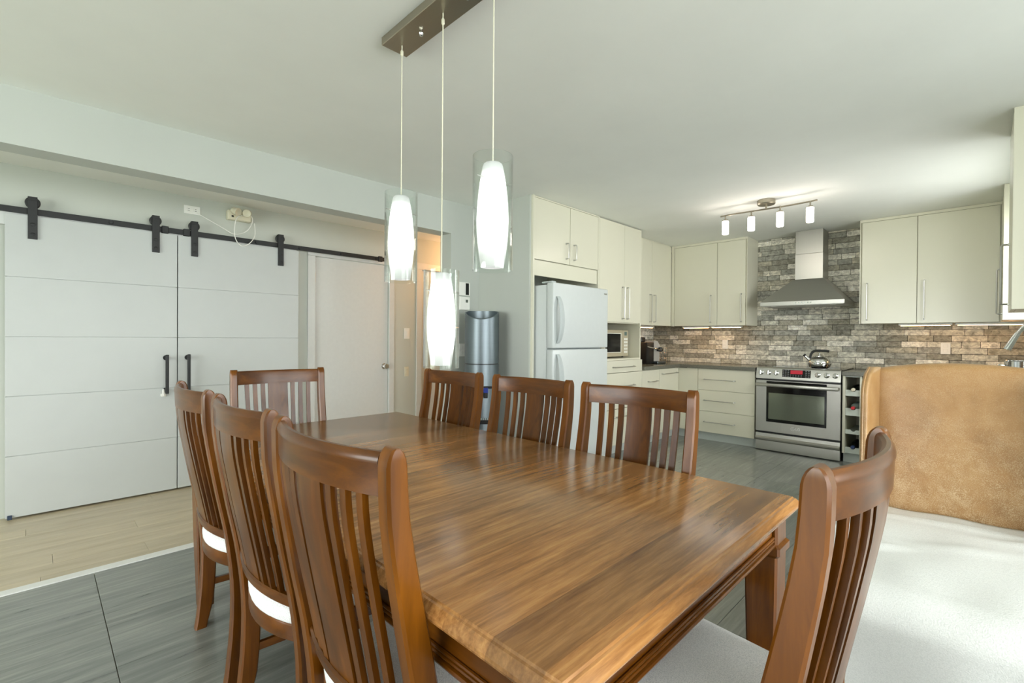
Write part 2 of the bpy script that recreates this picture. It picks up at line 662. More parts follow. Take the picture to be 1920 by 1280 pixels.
hf = struct('floor_hall', box(BM(), (XB, 3.2, -0.12), (4.3, YH + 0.05, -0.008)), M.lightgap)
rows = [3.262, 3.33, 3.482, 3.63, 3.777, 3.925, 4.072, 4.213, 4.358, 4.474, 4.56]
knots = {0: 0.013, 1: 0.446, 2: 0.06, 4: 0.45, 6: -0.048, 8: 0.607}
rp = random.Random(3)
for r in range(len(rows) - 1):
    x = knots.get(r, rp.uniform(-0.6, -0.2))
    L = rp.uniform(1.1, 1.35)
    cuts = [x]
    while cuts[0] > XB: cuts.insert(0, cuts[0] - rp.uniform(0.95, 1.3))
    while cuts[-1] < 4.25: cuts.append(cuts[-1] + rp.uniform(1.0, 1.4))
    for a, b in zip(cuts[:-1], cuts[1:]):
        a, b = max(a, XB), min(b, 4.25)
        if b - a < 0.05: continue
        cxm, cym = (a + b) / 2, (rows[r] + rows[r + 1]) / 2
        hx, hy = (b - a) / 2 - 0.0006, (rows[r + 1] - rows[r]) / 2 - 0.0006
        p = mk('plank', box(BM(), (-hx, -hy, -0.008), (hx, hy, 0), 0.001), M.oak, hf, 0)
        p.location = (cxm, cym, 0)
struct('trim_1', box(BM(), (XB, 3.2, -0.008), (2.62, 3.262, 0.004), 0.002), M.strip)

struct('ceiling', box(BM(), (XB, YR, ZC), (XK + 0.1, YW + 0.16, ZC + 0.12)), M.ceiling)
struct('ceiling_hall', box(BM(), (XB, 3.55, 2.335), (4.4, YH + 0.1, 2.43)), M.ceiling)
struct('wall_left', slab('y', YW, 3.55, XB, XK + 0.1, 0, ZC, [(XB, 2.62, -0.01, 2.145)]), M.wall)
struct('wall_hall', slab('y', YH, YH + 0.12, XB, 4.4, 0, 2.34, [(1.885, 2.683, -0.01, 1.985), (3.10, 3.86, -0.01, 1.985)]), M.hallwall)
struct('wall_hall_end', slab('x', 4.3, 4.4, 3.55, YH, 0, 2.34), M.hallwall)
struct('wall_back', slab('x', XB - 0.12, XB, YR, YH, 0, ZC, [(0.2, 3.0, 0.25, 2.25)]), M.wall)
struct('wall_right', slab('y', YR - 0.12, YR, XB, 3.42, 0, ZC, [(-1.0, 2.8, 0.2, 2.2)]), M.wall)
struct('wall_sink_return', slab('x', 3.3, 3.42, YR, -0.48, 0, ZC), M.wall)
struct('wall_sink', slab('y', -0.6, -0.48, 3.42, XK + 0.1, 0, ZC, [(4.15, 5.25, 1.15, 2.15)]), M.wall)
wk = struct('wall_kitchen', slab('x', XK, XK + 0.12, -0.6, YW + 0.16, 0, ZC), M.darkgrout)
wl_tile = struct('wall_splash', box(BM(), (4.775, YW - 0.006, 0.905), (XK, YW, 1.40)), M.darkgrout)
struct('ground_outside', box(BM(), (-22, -16, -0.5), (20, -2.55, -0.2)), M.paving)
struct('lawn_outside', box(BM(), (-22, -2.5, -0.5), (-3.75, 14, -0.2)), M.grass)


def window_frame(name, axis, pos, u0, u1, z0, z1, mull):
    bm = BM()
    def bar(ua, ub, za, zb):
        if axis == 'x': box(bm, (pos - 0.04, ua, za), (pos + 0.04, ub, zb), 0.004)
        else: box(bm, (ua, pos - 0.04, za), (ub, pos + 0.04, zb), 0.004)
    f = 0.05
    bar(u0, u1, z0, z0 + f); bar(u0, u1, z1 - f, z1); bar(u0, u0 + f, z0, z1); bar(u1 - f, u1, z0, z1)
    for m in mull: bar(m - f / 2, m + f / 2, z0 + f, z1 - f)
    return struct(name, bm, M.white)


window_frame('window_1', 'y', YR - 0.04, -1.0, 2.8, 0.2, 2.2, [0.27, 1.53])
window_frame('window_2', 'x', XB - 0.04, 0.2, 3.0, 0.25, 2.25, [1.6])
window_frame('window_3', 'y', -0.54, 4.15, 5.25, 1.15, 2.15, [4.7])

# brick slips on the kitchen walls
bp = 0.0602
unit = None
rb = random.Random(11)


def brick(parent, axis, u0, u1, z0, z1, face):
    global unit
    if unit is None:
        bm = box(BM(), (-1, -0.5, -0.5), (0, 0.5, 0.5), 0.02)
        unit = mk('brick', bm, M.brick, parent, 0)
        o = unit
    else:
        o = unit.copy()
        C.objects.link(o)
        o.parent = parent
    t = 0.012 + rb.uniform(-0.002, 0.003)
    if axis == 'x':
        o.location = (face, (u0 + u1) / 2, (z0 + z1) / 2)
        o.scale = (t, u1 - u0 - 0.004, z1 - z0 - 0.004)
    else:
        o.location = ((u0 + u1) / 2, face, (z0 + z1) / 2)
        o.rotation_euler = (0, 0, PI / 2)
        o.scale = (t, u1 - u0 - 0.004, z1 - z0 - 0.004)
    return o


z = 0.904
row = 0
while z < ZC - 0.01:
    z1 = min(z + bp, ZC)
    lo_u, hi_u = (-0.47, 3.38) if z < 1.40 else (0.86, 2.02)
    u = lo_u - rb.uniform(0, 0.2)
    while u < hi_u:
        L = rb.choice([0.25, 0.25, 0.25, 0.25, 0.2, 0.13])
        a, b = max(u, lo_u), min(u + L, hi_u)
        if b - a > 0.025: brick(wk, 'x', a, b, z, z1, XK)
        u += L
    if z < 1.37:
        u = 4.78 - rb.uniform(0, 0.2)
        while u < 6.27:
            L = rb.choice([0.25, 0.25, 0.25, 0.18])
            a, b = max(u, 4.78), min(u + L, 6.27)
            if b - a > 0.025: brick(wl_tile, 'y', a, b, z, z1, YW - 0.006)
            u += L
    z = z1
    row += 1


# ------------------------------------------------------------------ hall: barn doors, rail, plain door
def barn_door(name, x0, x1, hx, straps, label, extra=False):
    root = struct(name, box(BM(), (x0 + 0.01, 4.49, 0.02), (x1 - 0.01, 4.517, 1.985)), M.barn)
    tag(root, label)
    zs = [0.012, 0.416, 0.807, 1.197, 1.589, 2.0]
    for a, b in zip(zs[:-1], zs[1:]):
        mk('panel', box(BM(), (x0, 4.484, a + 0.0012), (x1, 4.519, b - 0.0012), 0.0015), M.barn, root, 0)
    for sx in straps:
        bm = BM()
        box(bm, (sx - 0.023, 4.470, 1.845), (sx + 0.023, 4.4835, 2.10), 0.001)
        box(bm, (sx - 0.023, 4.470, 2.10), (sx + 0.023, 4.478, 2.122), 0.001)
        box(bm, (sx - 0.023, 4.470, 2.118), (sx + 0.023, 4.515, 2.124), 0.001)
        for zz in (1.875, 1.94):
            lathe(bm, [(0.012, 4.468), (0.012, 4.464), (0.006, 4.462)], 10, (sx, 0, zz), 'y')
        st = mk('hanger_strap', bm, M.black, root)
        bm = BM()
        lathe(bm, [(0.034, 4.486), (0.038, 4.489), (0.030, 4.498), (0.030, 4.504), (0.038, 4.511), (0.034, 4.514)], 20, (sx, 0, 2.088), 'y')
        mk('wheel', bm, M.black, st)
    bm = BM()
    box(bm, (hx - 0.011, 4.425, 0.765), (hx + 0.011, 4.437, 1.065), 0.003)
    for zz in (0.79, 1.04):
        box(bm, (hx - 0.008, 4.434, zz - 0.008), (hx + 0.008, 4.485, zz + 0.008), 0.002)
        lathe(bm, [(0.02, 4.478), (0.02, 4.484)], 12, (hx, 0, zz), 'y')
    tag(mk('handle', bm, M.black, root), 'black pull handle')
    if extra:
        bm = BM()
        box(bm, (hx - 0.035, 4.468, 0.742), (hx - 0.002, 4.485, 0.765), 0.003)
        box(bm, (hx - 0.026, 4.455, 0.748), (hx - 0.012, 4.47, 0.80), 0.003)
        mk('child_latch', bm, M.plate, root)
        mk('floor_guide', box(BM(), (x0 + 0.01, 4.470, 0.005), (x0 + 0.032, 4.484, 0.032), 0.002), M.bluebump, root)
    return root


barn_door('door_1', -0.147, 0.776, 0.705, (-0.02, 0.64), 'left white grooved sliding barn door with black hangers', True)
barn_door('door_2', 0.782, 1.704, 0.845, (0.89, 1.545), 'right white grooved sliding barn door with black hangers')
struct('trim_2', box(BM(), (-0.6, 4.522, 1.93), (1.70, 4.559, 2.035), 0.002), M.white)
rail = thing('sliding_door_rail', 'long black iron sliding-door rail on the hall wall', 'rail', (1.0, 4.5, 2.03))
bm = BM()
box(bm, (-1.9, -0.004, -0.020), (1.6, 0.004, 0.020), 0.001)
mk('bar', bm, M.black, rail)
for sx in (-1.2, -0.62, -0.12, 0.35, 0.72, 1.12, 1.5):
    bm = BM()
    lathe(bm, [(0.011, -0.012), (0.013, -0.006), (0.013, -0.004)], 10, (sx, 0, 0), 'y')
    lathe(bm, [(0.012, 0.004), (0.012, 0.0585)], 10, (sx, 0, 0), 'y')
    mk('bolt', bm, M.black, rail)
for sx in (-0.30, -0.16, 1.545):
    bm = BM()
    box(bm, (sx - 0.022, -0.014, -0.028), (sx + 0.022, 0.010, 0.028), 0.003)
    mk('stop_block', bm, M.black, rail)

# plain hall door with casing
d3 = struct('door_3', box(BM(), (1.889, 4.572, 0.01), (2.679, 4.607, 1.981), 0.002), M.white)
bm = BM()
box(bm, (1.814, 4.545, 0), (1.885, 4.5595, 1.9845), 0.003)
box(bm, (2.683, 4.545, 0), (2.746, 4.5595, 1.9845), 0.003)
box(bm, (1.814, 4.545, 1.985), (2.746, 4.5595, 2.056), 0.003)
mk('casing', bm, M.white, d3, 0)
bm = BM()
lathe(bm, [(0.03, 4.571), (0.03, 4.566), (0.011, 4.562), (0.011, 4.548), (0.026, 4.538), (0.030, 4.522), (0.024, 4.51), (0.008, 4.506)], 20, (2.635, 0, 0.90), 'y')
tag(mk('knob', bm, M.chrome, d3), 'round steel knob')
for hz in (1.78, 0.25):
    bm = BM()
    lathe(bm, [(0.006, -0.045), (0.006, 0.045)], 10, (1.889, 4.566, hz))
    mk('hinge', bm, M.handle, d3)
d4 = struct('door_4', box(BM(), (3.104, 4.59, 0.01), (3.856, 4.625, 1.981), 0.002), M.white)
bm = BM()
box(bm, (3.03, 4.545, 0), (3.10, 4.5595, 1.9845), 0.003)
box(bm, (3.86, 4.545, 0), (3.93, 4.5595, 1.9845), 0.003)
box(bm, (3.03, 4.545, 1.985), (3.93, 4.5595, 2.056), 0.003)
mk('casing', bm, M.white, d4, 0)
struct('baseboard_hall', box(BM(), (2.746, 4.548, 0), (3.03, 4.56, 0.09), 0.003), M.white)
struct('baseboard_left', box(BM(), (2.63, 3.378, 0), (2.945, 3.39, 0.09), 0.003), M.white)


def wall_plate(name, label, cat, y, x0, x1, z0, z1, style='switch', mat=None):
    """a plate on a wall of constant Y facing -Y"""
    mat = mat or M.plate
    t = thing(name, label, cat, ((x0 + x1) / 2, y, (z0 + z1) / 2))
    w, h = (x1 - x0) / 2, (z1 - z0) / 2
    mk('plate', box(BM(), (-w, -0.006, -h), (w, -0.0003, h), 0.002), mat, t)
    if style == 'switch':
        mk('rocker', box(BM(), (-w * 0.42, -0.011, -h * 0.55), (w * 0.42, -0.005, h * 0.55), 0.0015), mat, t)
    elif style == 'outlet':
        for s in (-1, 1):
            bm = BM()
            box(bm, (-w * 0.5, -0.009, s * h * 0.42 - h * 0.26), (w * 0.5, -0.005, s * h * 0.42 + h * 0.26), 0.002)
            mk('socket', bm, mat, t)
    elif style == 'outlet_flat':
        for s in (-1, 1):
            k = mk('socket', box(BM(), (s * w * 0.42 - w * 0.26, -0.009, -h * 0.5), (s * w * 0.42 + w * 0.26, -0.005, h * 0.5), 0.002), mat, t)
            bm = BM()
            for q in (-1, 1):
                box(bm, (s * w * 0.42 - 0.006, -0.0098, q * 0.007 - 0.0015), (s * w * 0.42 + 0.006, -0.0088, q * 0.007 + 0.0015))
            mk('slot', bm, M.blackplastic, k)
    return t


wall_plate('light_switch', 'white rocker switch plate beside the hall door', 'light switch', YH, 2.876, 2.946, 1.195, 1.313)
wall_plate('thermostat', 'small beige dial thermostat low beside the hall door', 'thermostat', YH, 2.882, 2.936, 0.777, 0.885, 'switch', M.cream)
wall_plate('power_outlet', 'white horizontal outlet high above the barn doors', 'outlet', YH, 0.832, 0.945, 2.196, 2.262, 'outlet_flat')
wall_plate('power_outlet', 'white outlet on the wall just left of the water cooler', 'outlet', YW, 2.715, 2.785, 1.04, 1.157, 'outlet')

# thermostat panels by the cooler
t = thing('alarm_panel', 'white wall panel with a dark screen above the water cooler', 'alarm panel', (2.765, YW, 1.656))
mk('housing', box(BM(), (-0.065, -0.022, -0.06), (0.062, -0.0003, 0.062), 0.004), M.plate, t)
mk('screen', box(BM(), (0.008, -0.024, -0.052), (0.046, -0.021, 0.055), 0.001), M.gloss_black, t)
t = thing('thermostat', 'white thermostat with small grey window under the alarm panel', 'thermostat', (2.768, YW, 1.524))
mk('housing', box(BM(), (-0.062, -0.022, -0.06), (0.058, -0.0003, 0.062), 0.005), M.plate, t)
mk('display', box(BM(), (0.006, -0.0235, 0.01), (0.034, -0.021, 0.036), 0.001), plain('lcd_grey', srgb(92, 100, 92), 0.3), t)

# emergency light with twin heads
t = thing('emergency_light', 'cream twin-head emergency light with loose white cord above the barn doors', 'emergency light', (1.22, YH, 2.24))
mk('housing', box(BM(), (-0.09, -0.06, -0.045), (0.09, -0.0003, 0.035), 0.006), M.cream, t)
for sx, ry in ((-0.055, 0.5), (0.07, -0.5)):
    bm = BM()
    lathe(bm, [(0.018, 0.0), (0.028, 0.02), (0.034, 0.065), (0.030, 0.068), (0.005, 0.060)], 16)
    h = mk('lamp_head', bm, M.cream, t)
    h.location = (sx, -0.055, 0.035)
    h.rotation_euler = (1.9, 0, ry)
mk('test_button', box(BM(), (-0.062, -0.062, -0.024), (-0.046, -0.059, -0.010)), M.blackplastic, t)
cord = smooth_path([(-0.32, -0.006, -0.02), (-0.24, -0.012, -0.06), (-0.12, -0.02, -0.12), (-0.04, -0.05, -0.165), (0.05, -0.06, -0.13), (0.10, -0.055, -0.04), (0.08, -0.06, 0.01),
                    (-0.02, -0.075, -0.02), (-0.045, -0.08, -0.12), (-0.04, -0.09, -0.21), (0.0, -0.10, -0.265), (0.06, -0.10, -0.24), (0.11, -0.085, -0.16), (0.115, -0.06, -0.05)], 5)
mk('cord', tube(BM(), cord, 0.0035, 6), M.plate, t)

# ------------------------------------------------------------------ kitchen cabinets


def bar_handle(parent, axis, pos, u, z0, z1, out, r=0.0045, d=0.032):
    """vertical U pull; axis 'x': door plane X=pos, u along Y; out = -1/+1 direction it sticks out"""
    o = out * d
    pts = [(0, z0 + 0.012), (o, z0 + 0.012), (o, z1 - 0.012), (0, z1 - 0.012)]
    bm = BM()
    def P(a, zz): return (pos + a, u, zz) if axis == 'x' else (u, pos + a, zz)
    k = 0.006 * out
    path = [P(0, z0), P(o - k, z0), P(o, z0 + 0.006), P(o, z1 - 0.006), P(o - k, z1), P(0, z1)]
    tube(bm, path, r, 8)
    for zz in (z0, z1):
        lathe(bm, [(0.008, pos), (0.008, pos + out * 0.005)], 10, (0, u, zz) if axis == 'x' else (u, 0, zz), axis)
    return mk('handle', bm, M.handle, parent)


def h_handle(parent, axis, pos, u0, u1, z, out, r=0.0045, d=0.032):
    o = out * d
    bm = BM()
    def P(a, u): return (pos + a, u, z) if axis == 'x' else (u, pos + a, z)
    s = 1 if u1 > u0 else -1
    k = 0.006
    tube(bm, [P(0, u0), P(o - out * k, u0), P(o, u0 + s * k), P(o, u1 - s * k), P(o - out * k, u1), P(0, u1)], r, 8)
    for uu in (u0, u1):
        lathe(bm, [(0.008, pos), (0.008, pos + out * 0.005)], 10, (0, uu, z) if axis == 'x' else (uu, 0, z), axis)
    return mk('handle', bm, M.handle, parent)


def front(name, parent, axis, pos, u0, u1, z0, z1, out, mat=None, g=0.0016, th=0.019):
    a, b = pos - out * th, pos
    if axis == 'x': bm = box(BM(), (a, u0 + g, z0 + g), (b, u1 - g, z1 - g), 0.0012)
    else: bm = box(BM(), (u0 + g, a, z0 + g), (u1 - g, b, z1 - g), 0.0012)
    return mk(name, bm, mat or M.cab, parent, 0)


def W0(name, label, cat='cabinet', group=None):
    return thing(name, label, cat, (0, 0, 0), 0, group)


# fridge enclosure and the cabinet above
c = W0('over_fridge_cabinet', 'white cabinet with two short doors above the fridge')
mk('body', box(BM(), (2.987, 2.741, 1.889), (3.933, 3.385, 2.425)), M.cab, c, 0)
for (a, b, hx) in ((2.989, 3.480, 3.425), (3.483, 3.932, 3.541)):
    d = front('door', c, 'y', 2.72, a, b, 1.889, 2.415, -1)
    bar_handle(d, 'y', 2.72, hx, 1.94, 2.078, -1)
mk('filler_panel', box(BM(), (2.988, 2.730, 1.751), (3.925, 2.748, 1.885), 0.001), M.cab, c, 0)
mk('cornice', box(BM(), (2.987, 2.722, 2.417), (3.933, 2.741, 2.428)), M.cab, c, 0)
struct('wall_return', box(BM(), (2.946, 2.735, 0.0), (2.9655, 3.3895, 2.4295)), M.wall)
p = tag(mk('end_panel', box(BM(), (2.966, 2.712, 0.0), (2.986, 3.388, 2.429), 0.001), M.cab, None, 0),
        'tall white end panel to the left of the fridge', 'panel')

# tower with the microwave niche
c = W0('tower_cabinet', 'tall white cabinet with a microwave niche right of the fridge')
bm = BM()
for lo, hi in (((3.936, 2.722, 0.1), (3.958, 3.385, 2.425)), ((4.748, 2.722, 0.1), (4.768, 3.385, 2.425)), ((3.958, 3.36, 0.1), (4.748, 3.385, 2.425)),
               ((3.958, 2.741, 1.376), (4.748, 3.36, 1.396)), ((3.958, 2.722, 0.985), (4.748, 3.36, 1.003)), ((3.958, 2.741, 2.40), (4.748, 3.36, 2.425)), ((3.958, 2.78, 0.1), (4.748, 3.36, 0.12))):
    box(bm, lo, hi)
mk('body', bm, M.cab, c, 0)
mk('niche_back', box(BM(), (3.96, 3.34, 1.004), (4.747, 3.359, 1.375)), M.cabin, c, 0)
for (a, b, hx) in ((3.958, 4.420, 4.378), (4.420, 4.768, 4.472)):
    d = front('door', c, 'y', 2.72, a, b, 1.384, 2.42, -1)
    bar_handle(d, 'y', 2.72, hx, 1.425, 1.758, -1)
for (z0, z1, hz) in ((0.857, 0.985, 0.916), (0.48, 0.855, 0.716), (0.104, 0.478, 0.40)):
    d = front('drawer', c, 'y', 2.70, 3.958, 4.768, z0, z1, -1)
    h_handle(d, 'y', 2.70, 4.18, 4.585, hz, -1)
mk('toe_kick', box(BM(), (3.96, 2.77, 0.0), (4.766, 2.782, 0.1)), M.kick, c, 0)

# upper cabinet on the fridge wall
c = W0('upper_cabinet', 'white wall cabinet between the tower and the kitchen corner')
mk('body', box(BM(), (4.771, 2.941, 1.384), (5.928, 3.385, 2.425)), M.cab, c, 0)
for (a, b, hx) in ((4.774, 5.372, 5.325), (5.374, 5.886, 5.428)):
    d = front('door', c, 'y', 2.92, a, b, 1.380, 2.418, -1)
    bar_handle(d, 'y', 2.92, hx, 1.424, 1.757, -1)
mk('cornice', box(BM(), (4.771, 2.925, 2.419), (5.885, 2.9405, 2.429)), M.cab, c, 0)

# upper cabinets on the brick wall
c = W0('upper_cabinet', 'white two-door wall cabinet to the left of the range hood')
mk('body', box(BM(), (5.931, 1.99, 1.382), (6.275, 2.937, 2.425)), M.cab, c, 0)
mk('end_panel', box(BM(), (5.912, 1.984, 1.380), (6.275, 1.9895, 2.428)), M.cab, c, 0)
for (a, b, hu) in ((2.335, 2.885, 2.407), (2.004, 2.333, 2.006 + 0.03)):
    d = front('door', c, 'x', 5.91, a, b, 1.380, 2.40, -1)
    bar_handle(d, 'x', 5.91, hu if hu > 2.1 else 2.045, 1.424, 1.757, -1)
mk('cornice', box(BM(), (5.913, 1.99, 2.402), (5.93, 2.90, 2.428)), M.cab, c, 0)
mk('corner_post', box(BM(), (5.890, 2.888, 1.380), (5.930, 2.9185, 2.428)), M.cab, c, 0)

c = W0('upper_cabinet', 'white wall cabinet with wide doors right of the range hood')
mk('body', box(BM(), (5.931, -0.475, 1.382), (6.275, 0.895, 2.425)), M.cab, c, 0)
mk('end_panel', box(BM(), (5.912, 0.8955, 1.380), (6.275, 0.903, 2.428)), M.cab, c, 0)
for (a, b, hu) in ((0.458, 0.886, 0.84), (-0.093, 0.456, 0.405)):
    d = front('door', c, 'x', 5.91, a, b, 1.380, 2.400, -1)
    bar_handle(d, 'x', 5.91, hu, 1.417, 1.785, -1)
mk('cornice', box(BM(), (5.913, -0.10, 2.402), (5.93, 0.895, 2.428)), M.cab, c, 0)

for lab, xa, xb, hx, ex in (('white wall cabinet near the camera beside the sink window, seen edge-on', 3.61, 4.10, 4.03, 3.60), ('white wall cabinet beyond the sink window, seen edge-on', 5.30, 5.885, 5.38, 5.29)):
    c = W0('upper_cabinet', lab)
    mk('body', box(BM(), (xa, -0.475, 1.382), (xb, -0.119, 2.425)), M.cab, c, 0)
    mk('end_panel', box(BM(), (ex - 0.008, -0.475, 1.380), (xa - 0.001, -0.100, 2.428)), M.cab, c, 0)
    d = front('door', c, 'y', -0.099, xa, xb, 1.380, 2.41, 1)
    bar_handle(d, 'y', -0.099, hx, 1.43, 1.78, 1, 0.006)

# base cabinets
c = W0('base_cabinet', 'white drawer cabinet with three drawers left of the stove')
mk('body', box(BM(), (5.682, 1.806, 0.1), (6.275, 2.60, 0.862)), M.cab, c, 0)
zs = [0.102, 0.354, 0.606, 0.858]
for (a, b, hz) in ((zs[0], zs[1], 0.229), (zs[1], zs[2], 0.485), (zs[2], zs[3], 0.735)):
    d = front('drawer', c, 'x', 5.66, 1.806, 2.452, a, b, -1)
    h_handle(d, 'x', 5.66, 2.022, 2.373, hz, -1)
mk('corner_post', box(BM(), (5.664, 2.456, 0.102), (5.681, 2.715, 0.858)), M.cab, c, 0)
mk('toe_kick', box(BM(), (5.72, 1.806, 0.0), (5.733, 2.74, 0.1)), M.kick, c, 0)

c = W0('base_cabinet', 'white narrow base cabinet with short handle beside the microwave tower')
mk('body', box(BM(), (4.772, 2.722, 0.1), (5.166, 3.385, 0.862)), M.cab, c, 0)
d = front('door', c, 'y', 2.70, 4.770, 5.168, 0.102, 0.858, -1)
h_handle(d, 'y', 2.70, 4.905, 5.10, 0.727, -1)
mk('toe_kick', box(BM(), (4.772, 2.77, 0.0), (5.166, 2.782, 0.1)), M.kick, c, 0)
c = W0('base_cabinet', 'white base cabinet with high handle at the inner kitchen corner')
mk('body', box(BM(), (5.17, 2.722, 0.1), (5.661, 3.385, 0.862)), M.cab, c, 0)
d = front('door', c, 'y', 2.70, 5.170, 5.655, 0.102, 0.858, -1)
h_handle(d, 'y', 2.70, 5.23, 5.60, 0.80, -1)
mk('toe_kick', box(BM(), (5.17, 2.77, 0.0), (5.715, 2.782, 0.1)), M.kick, c, 0)

# wine rack
c = W0('wine_rack', 'white four-bay wine rack between the stove and leather chair', 'wine rack')
bm = BM()
box(bm, (5.652, 0.970, 0.095), (6.27, 0.992, 0.863), 0.001)
box(bm, (5.652, 0.834, 0.095), (6.27, 0.852, 0.863), 0.001)
box(bm, (6.25, 0.852, 0.095), (6.27, 0.970, 0.863))
mk('side', bm, M.cab, c, 0)
mk('rail', box(BM(), (5.665, 0.853, 0.849), (5.685, 0.969, 0.863)), M.kick, c, 0)
for (zt, zb, zo) in ((0.722, 0.663, 0.849), (0.541, 0.469, 0.659), (0.329, 0.288, 0.463), (0.155, 0.098, 0.288)):
    pr = []
    n = 10
    y0, y1, yc, rr = 0.853, 0.969, 0.905, 0.02
    top = [(y0, zt), (yc - rr, zt)] + [(yc - rr * math.cos(PI * k / n), zt - rr * 0.8 * math.sin(PI * k / n)) for k in range(1, n)] + [(yc + rr, zt), (y1, zt)]
    pts = top + [(y1, zb), (y0, zb)]
    bm = BM()
    loft(bm, [[(5.668, y, zz) for y, zz in pts], [(5.682, y, zz) for y, zz in pts]])
    sh = mk('shelf_front', bm, M.cabin, c, 0)
    mk('shelf', box(BM(), (5.683, 0.853, zb), (6.249, 0.969, zb + 0.012)), M.cabin, c, 0)
mk('toe_kick', box(BM(), (5.71, 0.836, 0.0), (5.722, 0.990, 0.095)), M.kick, c, 0)


def bottle(z, capmat, glassmat, label, out=0.0):
    t = thing('wine_bottle', label, 'bottle', (5.70 - out, 0.905, z), 0, 'bottles lying in the wine rack')
    bm = BM()
    lathe(bm, [(0.014, 0.02), (0.0145, 0.05), (0.017, 0.07), (0.030, 0.10), (0.036, 0.12), (0.037, 0.30), (0.030, 0.305)], 16, (0, 0, 0), 'x')
    mk('glass_body', bm, glassmat, t)
    bm = BM()
    lathe(bm, [(0.013, -0.012), (0.0155, -0.009), (0.0155, 0.03)], 14, (0, 0, 0), 'x')
    mk('capsule', bm, capmat, t)


bottle(0.728, M.creamcap, M.bottle, 'wine bottle with a cream cap in the top bay of the rack', 0.05)
bottle(0.548, M.redcap, M.paleglass, 'pale bottle with a red cap in the second bay of the rack', 0.05)
bottle(0.162, M.bluecap, M.bottle, 'wine bottle with a blue cap in the lowest bay of the rack', 0.05)

c = W0('base_cabinet', 'white base cabinet hidden behind the leather chair')
mk('body', box(BM(), (5.682, 0.18, 0.1), (6.275, 0.832, 0.862)), M.cab, c, 0)
d = front('door', c, 'x', 5.66, 0.18, 0.832, 0.102, 0.858, -1)
h_handle(d, 'x', 5.66, 0.35, 0.67, 0.80, -1)
c = W0('sink_cabinet', 'white sink base cabinet behind the leather chair')
mk('body', box(BM(), (3.44, -0.475, 0.1), (5.65, 0.118, 0.862)), M.cab, c, 0)
for a, b in ((3.44, 4.18), (4.18, 4.92), (4.92, 5.65)):
    d = front('door', c, 'y', 0.14, a, b, 0.102, 0.858, 1)
    h_handle(d, 'y', 0.14, a + 0.2, b - 0.2, 0.80, 1)

bm = BM()
box(bm, (4.772, 2.668, 0.865), (6.276, 3.383, 0.903), 0.003)
box(bm, (5.634, 1.798, 0.8652), (6.276, 2.67, 0.9028), 0.003)
tag(mk('countertop', bm, M.counter, None, 0), 'grey corner countertop running from the tower to the stove', 'countertop')
bm = BM()
box(bm, (5.634, 0.162, 0.865), (6.276, 0.9965, 0.903), 0.003)
box(bm, (3.425, -0.474, 0.8652), (6.276, 0.164, 0.9028), 0.003)
tag(mk('countertop', bm, M.counter, None, 0), 'grey countertop right of the stove running to the sink', 'countertop')


def under_light(label, lo, hi):
    t = thing('under_cabinet_light', label, 'light', ((lo[0] + hi[0]) / 2, (lo[1] + hi[1]) / 2, 0), 0, 'slim lights under the wall cabinets')
    cx, cyy = t.location.x, t.location.y
    mk('housing', box(BM(), (lo[0] - cx, lo[1] - cyy, 1.3605), (hi[0] - cx, hi[1] - cyy, 1.3795), 0.002), M.plate, t, 0)
    mk('diffuser', box(BM(), (lo[0] - cx + 0.015, lo[1] - cyy + 0.015, 1.357), (hi[0] - cx - 0.015, hi[1] - cyy - 0.015, 1.3602)), M.warmstrip, t, 0)


under_light('warm strip light under the corner wall cabinet by the tower', (4.82, 3.08, 0), (5.75, 3.14, 0))
under_light('warm strip light under the left hood cabinet, further from the hood', (6.0, 2.47, 0), (6.06, 2.82, 0))
under_light('warm strip light under the left hood cabinet, nearer the hood', (6.0, 2.08, 0), (6.06, 2.45, 0))
under_light('warm strip light under the right hood cabinet, nearer the hood', (6.0, 0.21, 0), (6.06, 0.60, 0))
under_light('warm strip light under the right hood cabinet, nearer the sink', (6.0, -0.36, 0), (6.06, 0.19, 0))


def splash_plate(label, y0, y1, z0, z1):
    t = thing('power_outlet', label, 'outlet', (XK - 0.013, (y0 + y1) / 2, (z0 + z1) / 2))
    w, h = (y1 - y0) / 2, (z1 - z0) / 2
    mk('plate', box(BM(), (-0.007, -w, -h), (-0.0005, w, h), 0.0015), M.plate, t)
    for s in (-1, 1):
        mk('socket', box(BM(), (-0.009, -w * 0.5, s * h * 0.42 - h * 0.26), (-0.006, w * 0.5, s * h * 0.42 + h * 0.26), 0.001), M.plate, t)


splash_plate('white outlet plate on the brick left of the stove', 2.333, 2.403, 1.093, 1.208)
splash_plate('white outlet plate on the brick behind the leather chair', 0.230, 0.302, 1.083, 1.196)

